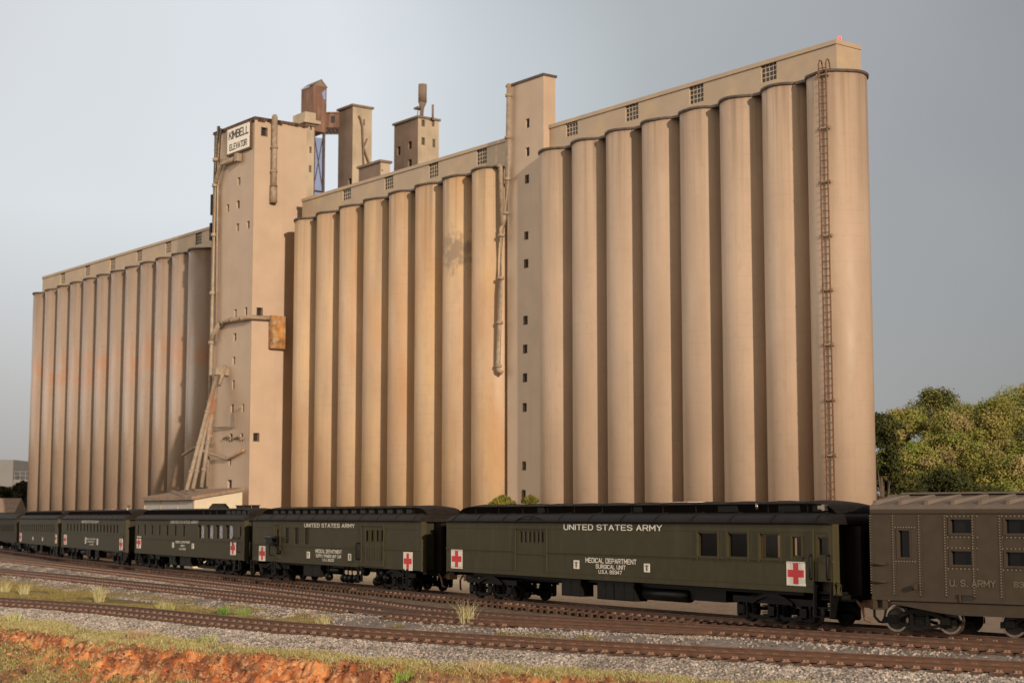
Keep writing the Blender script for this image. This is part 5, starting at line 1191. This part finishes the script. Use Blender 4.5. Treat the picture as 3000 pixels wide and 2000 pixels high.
while x+k*pp < h-.3:
    xx = x+k*pp+.05
    mb.add([(xx,-HW-.02,ze+.14),(xx+.10,-HW-.02,ze+.145),(xx+.95,-.55,ze+.46),(xx+.75,-.55,ze+.47),(xx+.12,-1.2,ze+.37),(xx+.02,-HW+.03,ze+.25)], [(0,1,2,3,4,5)], 0)
    mb.loft([[(xx,-HW-.0,ze+.08),(xx+.13,-HW-.0,ze+.08),(xx+.12,-HW+.06,ze+.30),(xx+.0,-HW+.06,ze+.30)],[(xx+.62,-.55,ze+.36),(xx+.92,-.55,ze+.36),(xx+.86,-.55,ze+.50),(xx+.70,-.55,ze+.50)]], 0, False)
    mb.loft([[(xx+.9,-HW+.05,ze+.10),(xx+.98,-HW+.05,ze+.10),(xx+.96,-HW+.1,ze+.24)],[(xx+1.5,-.7,ze+.32),(xx+1.62,-.7,ze+.32),(xx+1.56,-.7,ze+.44)]], 0, False)
    k += 1
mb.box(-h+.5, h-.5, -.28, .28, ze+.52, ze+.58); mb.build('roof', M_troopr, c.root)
for z_ in (655, 790):
    xa, z = zs(415, z_); xb, _ = zs(515, z_); c.rail([(xa,-HW,z),(xa,-HW-.12,z),(xb,-HW-.12,z),(xb,-HW,z)], 'grab_iron', .03, M_troop)
xa, zt = zs(415, 900); xb, zb = zs(515, 1000); mb = MB()
mb.box(xa, xa+.10, -HW-.03, -HW+.1, zb, zt); mb.box(xb-.12, xb, -HW-.03, -HW+.1, zb, zt); mb.box(xa, xb, -HW-.05, -HW+.12, zb-.03, zb+.03); mb.box(xa+.1, xb-.1, -HW+.11, -HW+.14, zb, zt); mb.build('step', M_troop, c.root)
mb = MB(); pts = [(xa+.02,-HW,zb), (xa+.04,-HW-.02,.52),(xa+.2,-HW-.02,.36),((xa+xb)/2+.08,-HW-.02,.34),(xb-.06,-HW-.02,.50),(xb-.02,-HW,zb)]; mb.tube(pts, .045, 6); mb.build('hose', M_black, c.root)
mb = MB(); xq = zs(740, 815)[0]; zq = zs(740, 818)[1]; mb.box(xq-.04, xq+.06, -HW-.22, -HW, zq-.14, zq+.02); mb.tube([(xq,-HW-.2,zq),(xq+.05,-HW-.28,zq-.05),(xq,-HW-.22,zq-.12)], .03, 6); mb.build('hook', M_troop, c.root)
a = rz_(1092,1178,895,938); mb = MB(); mb.box(a[0], a[1], -HW-.05, -HW-.041, a[2], a[3], 1); mb.box(a[0]-.04, a[0], -HW-.10, -HW-.041, a[2]-.04, a[3]+.04, 0); mb.box(a[0], a[1]+.02, -HW-.10, -HW-.041, a[3], a[3]+.04, 0); mb.build('hatch', [M_troop, M_dark], c.root)
a, b, z0, z1 = rz_(1000,1355,778,832); text_mesh('U. S. ARMY', a, b, z0, z1, -HW-.025, M_lettero, 'lettering', c.root, 0)
a, b, z0, z1 = rz_(1490,1720,795,838); text_mesh('832741', a, b, z0, z1, -HW-.012, mat('almost gone lettering', (.135,.11,.075), .7, .1, 8), 'lettering', c.root, 0)
x0 = zs(530, 920)[0]; xc0, xc1 = zs(620,930)[0], zs(990,1010)[0]
mb = MB(); y0, y1 = -HW+.06, -HW+.10
pts = [(x0,c.z0-.05),(x0+.1,c.z0-.18),(xc0,c.z0-.22),(xc1-.4,.72),(xc1+.3,.66),(h,.66),(h,c.z0-.02),(x0,c.z0-.02)]
mb.add([(x,y0,z) for x, z in pts]+[(x,y1,z) for x, z in pts], [tuple(range(8)), tuple(range(8,16))[::-1]]+[(i,(i+1)%8,8+(i+1)%8,8+i) for i in range(8)]); mb.build('side_sill', M_troop, c.root)
mb = MB(); mb.box(-h+.3, h, -.4, .4, .62, c.z0-.05); mb.build('underframe', M_blackm, c.root)
tx = (c.loc(2637,1800,-.6)[0]+c.loc(2765,1812,-.6)[0])/2; add_truck(c.root, tx, 4); add_truck(c.root, max(h-2.2, tx+3.5), 4)
mb = MB(); mb.box(-h-.5, -h+.1, -.14, .14, .70, .95); mb.box(-h-.62,-h-.35,-.2,.2,.66,.98); mb.build('coupler', M_rust, c.root)
# ------------------------------------------------------------------ leaves
def leaves(name, clumps, n, size, cols, parent=None, seed=0, shell=.55, flat=.8):
    """clumps: (x,y,z,r). n leaves spread through the clumps; colour differs from clump to clump"""
    rg = np.random.default_rng(seed); C = np.array(clumps, float); wts = C[:,3]**2; i = rg.choice(len(C), n, p=wts/wts.sum())
    d = rg.normal(size=(n,3)); d /= np.linalg.norm(d, axis=1)[:,None]; r = C[i,3]*(shell+(1.05-shell)*rg.uniform(0,1,n))*(.82+.3*rg.uniform(size=n)); d[:,2] *= flat
    P = C[i,:3]+d*r[:,None]; nrm = d+rg.normal(size=(n,3))*.7; nrm /= np.linalg.norm(nrm, axis=1)[:,None]
    u = np.cross(nrm, rg.normal(size=(n,3))); u /= np.linalg.norm(u, axis=1)[:,None]; v = np.cross(nrm, u); s = size*rg.uniform(.5, 1.3, n)[:,None]
    V = np.stack([P-u*s, P-v*s*.55, P+u*s, P+v*s*.55], 1).reshape(-1,3); Fq = np.arange(n*4).reshape(n,4)
    cols = np.array(cols); cc = cols[rg.integers(0, len(cols), len(C))]*rg.uniform(.82, 1.18, (len(C),1)); c = cc[i]*rg.uniform(.75, 1.25, (n,1)); c = np.repeat(c, 4, 0)
    return put(name, npmesh(name, V, Fq, M_leaf, c), parent)
def tree(px, Y, ytop, width, label, cols, n=9000, zb=-1.7, seed=1, leaf=.11, group='trees beside the end silo', name='tree', trunk=True, low=.14, k=60):
    b = at(px, Y, 0); b[2] = zb; top = hitp(px, ytop, np.array([0, Y, 0]), np.array([0, 1.0, 0]))[2]; H = top-zb; rg = random.Random(seed)
    root = thing(name, label, 'tree' if trunk else 'shrub', b, 0, group)
    cl = []
    for i in range(k):
        t = low+(1-low)*rg.random(); prof = math.sin(math.pi*min(1, .18+.78*(t-low)/(1-low)))**.8; a = rg.uniform(0, 6.28); q = width*prof*math.sqrt(rg.random())
        r = width*rg.uniform(.22, .40); cl.append((q*math.cos(a)*.85, q*math.sin(a)*.85, min(t*H, H-r*.8), r))
    cl += [(0, 0, H-width*.26, width*.26), (width*.38, .3, H-width*.36, width*.27), (-width*.36, -.2, H-width*.44, width*.28), (width*.7, 0, H-width*.66, width*.3), (-width*.68, 0, H-width*.74, width*.3)]
    for q in range(5): cl.append((width*rg.uniform(-.3,.3), width*rg.uniform(-.2,.2), H-width*(.42+.12*q), width*(.28+.04*q)))
    leaves('crown', cl, int(n*3.0), leaf, cols, root, seed, .35)
    mb = MB(); mb.tube([(0,0,0),(.1,0,H*.35),(-.1,.1,H*.7)], [.22*H/10,.15*H/10,.05*H/10], 8)
    for q in cl[:8]: mb.tube([(0.05,0,max(.2,q[2]*.45)), (q[0]*.6,q[1]*.6,q[2]*.85), q[:3]], [.07*H/10,.04*H/10,.02*H/10], 5)
    mb.build('trunk', M_trunk, root); return root
OL = [(.27,.25,.06),(.23,.225,.052),(.31,.265,.085),(.215,.235,.05),(.33,.26,.11)]
DG = [(.055,.065,.016),(.075,.08,.02),(.045,.05,.014)]
GR = [(.20,.25,.048),(.25,.275,.056),(.29,.28,.075)]
tree(2592, 118, 1205, 1.6, 'narrow dark green tree against the end silo wall', DG, 5000, seed=3, leaf=.12)
tree(2655, 150, 1190, 3.2, 'low olive tree just right of the dark narrow one', OL, 14000, seed=4)
tree(2752, 158, 1134, 4.6, 'tallest pointed tree of the grove, dark green at its tip', OL+DG, 17000, seed=5)
tree(2800, 146, 1205, 3.2, 'olive gold bushy tree in front of the pointed one', OL, 14000, seed=6)
tree(2862, 160, 1178, 3.9, 'mid green tree in the dip between the taller crowns', GR+OL, 14000, seed=7)
tree(2930, 150, 1160, 3.8, 'gold flecked tree left of the tree at the right edge', OL, 15000, seed=8)
tree(3010, 158, 1112, 5.0, 'tall bright green tree cut by the right edge', GR+OL, 17000, seed=9)
tree(3180, 156, 1125, 5.0, 'broad olive tree beyond the right edge, continuing the grove', OL, 12000, seed=31)
tree(3350, 160, 1150, 5.0, 'mid green tree furthest along the grove to the right', GR+OL, 12000, seed=32)
tree(2690, 138, 1290, 3.0, 'yellow green bush filling the gap under the pointed tree', GR+OL, 12000, seed=10, low=.12, name='bush', trunk=False, group='bushes below the grove')
tree(2880, 136, 1290, 3.4, 'broad gold green bush under the mid green tree', OL, 13000, seed=11, low=.12, name='bush', trunk=False, group='bushes below the grove')
tree(2975, 132, 1330, 3.2, 'yellow green bush at the right edge under the bright tree', OL+GR, 12000, seed=12, low=.12, name='bush', trunk=False, group='bushes below the grove')
tree(2775, 122, 1366, 3.6, 'largest dark tangled thicket above the ribbed car roof', DG+[(.09,.085,.02)], 12000, seed=13, low=.1, name='thicket', trunk=False, group='dark thickets behind the ribbed car', leaf=.11)
tree(2662, 120, 1402, 2.9, 'dark thicket between the end silo and the largest thicket', DG+[(.10,.09,.02)], 9000, seed=14, low=.1, name='thicket', trunk=False, group='dark thickets behind the ribbed car', leaf=.10)
tree(2885, 121, 1420, 2.8, 'low dark thicket right of the largest thicket', DG+[(.09,.085,.02)], 9000, seed=15, low=.1, name='thicket', trunk=False, group='dark thickets behind the ribbed car', leaf=.10)
tree(2562, 104, 1440, .75, 'small brown twiggy shrub at the foot of the end silo', [(.13,.09,.04),(.10,.07,.03)], 3000, seed=16, low=.1, name='shrub', trunk=False, group='shrubs at the silo foot', leaf=.07, k=14)
tree(1470, 114, 1447, 1.0, 'yellow green shrub on the silo foot left of the lowest tower window', [(.22,.20,.035),(.17,.16,.03)], 6000, seed=17, low=.02, name='shrub', trunk=False, group='shrubs at the silo foot', leaf=.07, k=20)
tree(1553, 111.5, 1447, .62, 'darker shrub tucked in the corner right of the lowest tower window', [(.10,.10,.02),(.20,.18,.035)], 4500, seed=18, low=.02, name='shrub', trunk=False, group='shrubs at the silo foot', leaf=.07, k=16)
# ------------------------------------------------------------------ far left
def bx(px0, px1, ytop, Y, depth, zb=-1.6):
    a, b = at(px0, Y, 0), at(px1, Y, 0); z = hitp(px0, ytop, np.array([0,Y,0]), np.array([0,1.,0]))[2]; return a[0], b[0], z
x0, x1, z = bx(-60, 32, 1346, 300, 12)
t = thing('warehouse', 'plain grey warehouse in the haze at the left edge, with a railed lower wing', 'building', (x1, 300, -1.6))
mb = MB(); mb.box(x0-x1, 0, 0, 14, 0, z+1.6); x2, x3, z3 = bx(32, 100, 1404, 300, 1); mb.box(.01, x3-x1, .3, 12, 0, z3+1.6); mb.build('wall', M_greyb, t)
mb = MB(); zr_ = z3+1.6
for k in range(5): x = .2+k*1.0; mb.box(x-.05,x+.05,.3,.4,zr_,zr_+1.5)
for q in (.75,1.45): mb.box(.05, x3-x1, .32, .38, zr_+q-.05, zr_+q+.05)
mb.build('railing', M_greyb, t)
tree(12, 240, 1424, 3.2, 'dark rounded tree in front of the grey warehouse', [(.03,.035,.012),(.04,.04,.014)], 6000, seed=20, leaf=.25, group='dark trees at the left edge', low=.15)
tree(62, 235, 1405, 1.6, 'dark ragged tree touching the left silo', [(.045,.04,.014),(.03,.03,.012)], 5000, seed=21, leaf=.2, group='dark trees at the left edge')
tree(45, 228, 1465, 2.6, 'dark bush behind the brown roofed house', [(.03,.03,.012),(.04,.03,.014)], 5000, seed=22, leaf=.2, group='dark trees at the left edge', low=.1, name='bush', trunk=False)
xh, xg, zh = bx(-70, 42, 1458, 215, 1)
t = thing('house', 'small house with a brown gable roof at the left edge behind the train', 'house', (xh, 215, -1.6))
wd = xg-xh; H = zh+1.6
mb = MB(); mb.box(.4, wd-.4, 0, 5, 0, H-1.8); mb.build('wall', M_greyb, t)
mb = MB(); mb.add([(0,-.4,H-1.9),(wd,-.4,H-1.9),(wd,2.5,H),(0,2.5,H),(0,5.4,H-1.9),(wd,5.4,H-1.9),(0,-.4,H-2.05),(wd,-.4,H-2.05),(0,5.4,H-2.05),(wd,5.4,H-2.05)], [(0,1,2,3),(3,2,5,4),(6,7,1,0),(8,4,5,9),(1,7,9,5,2),(0,3,4,8,6),(6,8,9,7)]); mb.build('roof', M_roofred, t)
# ------------------------------------------------------------------ old mill buildings behind the silos
YB = 235.0
def two_face(xl, xc, xr, ytop, Y=YB):
    """local box: front face (towards -x) from xl to xc, lit end from xc to xr, corner of the two in column xc"""
    d = ray(xc, ytop); p = CAM+d*(Y/d[1]); 
    def solve(x, dirv):
        lo, hi = 0, 60
        for _ in range(50):
            m = (lo+hi)/2; q = proj(p+dirv*m)[0]
            if abs(q-xc) < abs(x-xc): lo = m
            else: hi = m
        return lo
    a, b = solve(xl, -TD), solve(xr, -ND); base = p.copy(); base[2] = -1.6; return base, a, b, float(p[2]+1.6)
def pt(base, x, y, Y0):
    pass
def face_rect(base, which, r):
    n = ND if which == 'f' else TD
    def l(x, y):
        q = hitp(x, y, base, n)-base; return (float(q@TD) if which == 'f' else float(-(q@ND))), float(q[2])
    a, b = l(r[0], (r[2]+r[3])/2)[0], l(r[1], (r[2]+r[3])/2)[0]; xc = (r[0]+r[1])/2; return min(a,b), max(a,b), l(xc,r[3])[1], l(xc,r[2])[1]
def mill(label, xl, xc, xr, yt, mf, ms, sidewin=(), frontwin=(), z0=0, roof=True, Y=YB, name='mill_tower', taper=0, group='old mill buildings behind the silos'):
    base, a, b, H = two_face(xl, xc, xr, yt, Y); t = thing(name, label, 'building', base, RZB, group)
    sh_ = [face_rect(base, 's', r) for r in sidewin]; fh_ = [face_rect(base, 'f', r) for r in frontwin]
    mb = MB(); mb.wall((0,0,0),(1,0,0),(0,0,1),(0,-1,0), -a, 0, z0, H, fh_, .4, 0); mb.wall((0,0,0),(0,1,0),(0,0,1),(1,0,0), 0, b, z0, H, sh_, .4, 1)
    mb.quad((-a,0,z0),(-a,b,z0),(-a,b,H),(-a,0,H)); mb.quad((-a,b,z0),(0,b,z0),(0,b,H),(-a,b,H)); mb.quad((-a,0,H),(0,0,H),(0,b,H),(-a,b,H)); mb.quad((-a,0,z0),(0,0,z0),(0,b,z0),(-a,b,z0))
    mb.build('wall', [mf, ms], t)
    for q in sh_: m2 = MB(); m2.quad((-.35,q[0],q[2]),(-.35,q[1],q[2]),(-.35,q[1],q[3]),(-.35,q[0],q[3])); m2.box(-.3,-.2,(q[0]+q[1])/2-.06,(q[0]+q[1])/2+.06,q[2],q[3],1); m2.build('window', [M_winglass, M_oldd], t)
    for q in fh_: m2 = MB(); m2.quad((q[0],.35,q[2]),(q[1],.35,q[2]),(q[1],.35,q[3]),(q[0],.35,q[3])); m2.build('window', M_winglass, t)
    if roof: m2 = MB(); m2.box(-a-.2, .25, -.25, b+.2, H, H+.3); m2.build('roof', M_oldd, t)
    return t, base, a, b, H
# leaning rust headhouse on lattice legs
zlo = hitp(919, 383, np.array([0,YB,0]), np.array([0,1.,0]))[2]+1.6
t, base, a, b, H = mill('tall rusted sheet iron headhouse on lattice legs above the yellow stair tower', 883, 919, 957, 249, M_corr, M_corr, z0=zlo, roof=False)
mb = MB(); mb.add([(-a-.1,-.15,H),(.15,-.15,H),(.15,b*.55,H+1.0),(-a-.1,b*.55,H+1.0),(.15,b+.1,H-.1),(-a-.1,b+.1,H-.1)], [(0,1,2,3),(3,2,4,5)]); mb.add([(0,0,H),(0,b*.55,H+.95),(0,b,H)], [(0,1,2)]); mb.build('roof', M_oldd, t)
mb = MB()
for x in (-.3, -a+.3):
    for y in (.3, b-.2): mb.box(x-.16, x+.16, y-.16, y+.16, 0, zlo)
nlev = 7
for k in range(nlev):
    z0, z1 = zlo*k/nlev, zlo*(k+1)/nlev
    for (p0, p1) in (((-.3,.3),(-.3,b-.2)), ((-.3,.3),(-a+.3,.3)), ((-a+.3,.3),(-a+.3,b-.2))):
        mb.tube([(*p0,z0),(*p1,z1)], .06, 4); mb.tube([(*p1,z0),(*p0,z1)], .06, 4); mb.tube([(*p0,z1),(*p1,z1)], .11, 4)
mb.build('lattice_leg', M_lat, t)
mb = MB(); mb.box(-.55, -.45, .35, b-.35, 0, zlo-.8); mb.box(-a+.4, -.6, b-.35, b-.25, 0, zlo-.8); mb.build('back_panel', M_bluegrey, t)
mb = MB(); q = face_rect(base, 's', (942, 953, 262, 292)); mb.add([(.06,q[0],q[3]-.6),(.06,q[1],q[3]),(.06,q[1],q[2]),(.06,q[0]+.3,q[2])], [(0,1,2,3)]); mb.build('torn_panel', M_bluegrey, t)
# enclosed rust bridge between headhouse and concrete tower
pL, pR = at(950, YB+3, 55), at(1040, YB+3, 55); zt_ = hitp(990, 333, np.array([0,YB+3,0]), np.array([0,1.,0]))[2]; zb_ = hitp(990, 374, np.array([0,YB+3,0]), np.array([0,1.,0]))[2]
t = thing('conveyor_bridge', 'rusty enclosed conveyor bridge between the iron headhouse and the concrete tower', 'bridge', (pL[0], YB+3, -1.6), 0, 'old mill buildings behind the silos')
wb = pR[0]-pL[0]; zt_ += 1.6; zb_ += 1.6
mb = MB(); mb.box(0, wb, 0, 2.5, zb_, zt_); mb.box(-.1, wb, -.15, 2.6, zt_+.003, zt_+.2); mb.build('wall', M_corr, t)
mb = MB()
for k in range(8): x = wb*k/8; x1 = x+wb/8; mb.tube([(x,.1,zb_),(x1,.1,zb_-.9)], .09, 4); mb.tube([(x,.1,zb_-.9),(x1,.1,zb_)], .09, 4)
mb.box(0,wb,.02,.18,zb_-1.0,zb_-.85); mb.box(0,wb,.3,2.3,zb_-.5,zb_-.003); mb.build('truss', M_lat, t)
for x in (wb*.27, wb*.56, wb*.8): m2 = MB(); m2.box(x-.3,x+.3,-.04,.05,zb_+.7,zt_-.35); m2.build('window', M_dark, t)
# yellow stair tower with cornice
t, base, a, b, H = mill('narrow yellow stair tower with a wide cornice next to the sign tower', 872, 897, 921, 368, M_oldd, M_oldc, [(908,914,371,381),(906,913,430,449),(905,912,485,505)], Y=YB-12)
mb = MB(); mb.box(-a-1.4, .7, -.7, b+.6, H+.3, H+.75); mb.box(-a-.8, .2, -.3, b+.1, H+.76, H+1.9); mb.build('cornice', M_oldc, t)
# concrete tower
t, base, a, b, H = mill('flat topped concrete tower with its sunlit side toned bright yellow and an outside pipe', 992, 1034, 1090, 311, M_oldd, M_oldc, [(1064,1069,350,368)], [(1020,1030,523,545)])
mb = MB()
def SR(x, y): q = hitp(x, y, base, TD)-base; return (.35, float(-(q@ND)), float(q[2]))
mb.tube([SR(1048,340), SR(1053,350), SR(1058,372), SR(1060,430), SR(1081,490)], .13, 6); mb.tube([SR(1060,432), SR(1062,490)], .09, 6); mb.tube([SR(1072,408), SR(1067,420), SR(1062,430)], .11, 6); mb.build('spout_pipe', M_oldd, t)
mill('low flat block in front of the concrete tower', 1051, 1115, 1143, 475, M_oldd, M_oldc, [(1118,1122,497,502)], Y=YB-20)
t, base, a, b, H = mill('separate square mill tower with a tall cyclone stack on its roof', 1155, 1225, 1286, 345, M_oldd, M_oldc, [(1235,1245,351,371),(1265,1273,351,371),(1235,1245,403,425),(1267,1275,408,432)], [(1163,1173,430,455),(1195,1206,415,437),(1195,1206,467,490)])
def SR3(x, y): q = hitp(x, y, base-ND*2.0, ND)-base; return (float(q@TD), 2.0, float(q[2]))
mb = MB(); cx_, _, zt_ = SR3(1238, 248); _, _, zm = SR3(1238, 300)
mb.tube([(cx_,2,zm),(cx_,2,zt_)], [.62,.62], 12); mb.tube([(cx_,2,zm),(cx_-.1,2,zm-.9),(cx_-.3,2,H)], [.62,.28,.25], 10); mb.box(cx_-1.4,cx_-.2,1.4,2.4,zm-.9,zm-.6)
for s in (-1,1): mb.tube([(cx_-.9,2+s*.4,H),(cx_-.5,2+s*.4,zm-.6)], .07, 5)
mb.build('cyclone', M_oldd, t)
mb = MB(); x_, _, z_ = SR3(1268, 307); mb.tube([(x_,2,H),(x_,2,z_)], .16, 8); mb.build('flue', M_oldd, t)
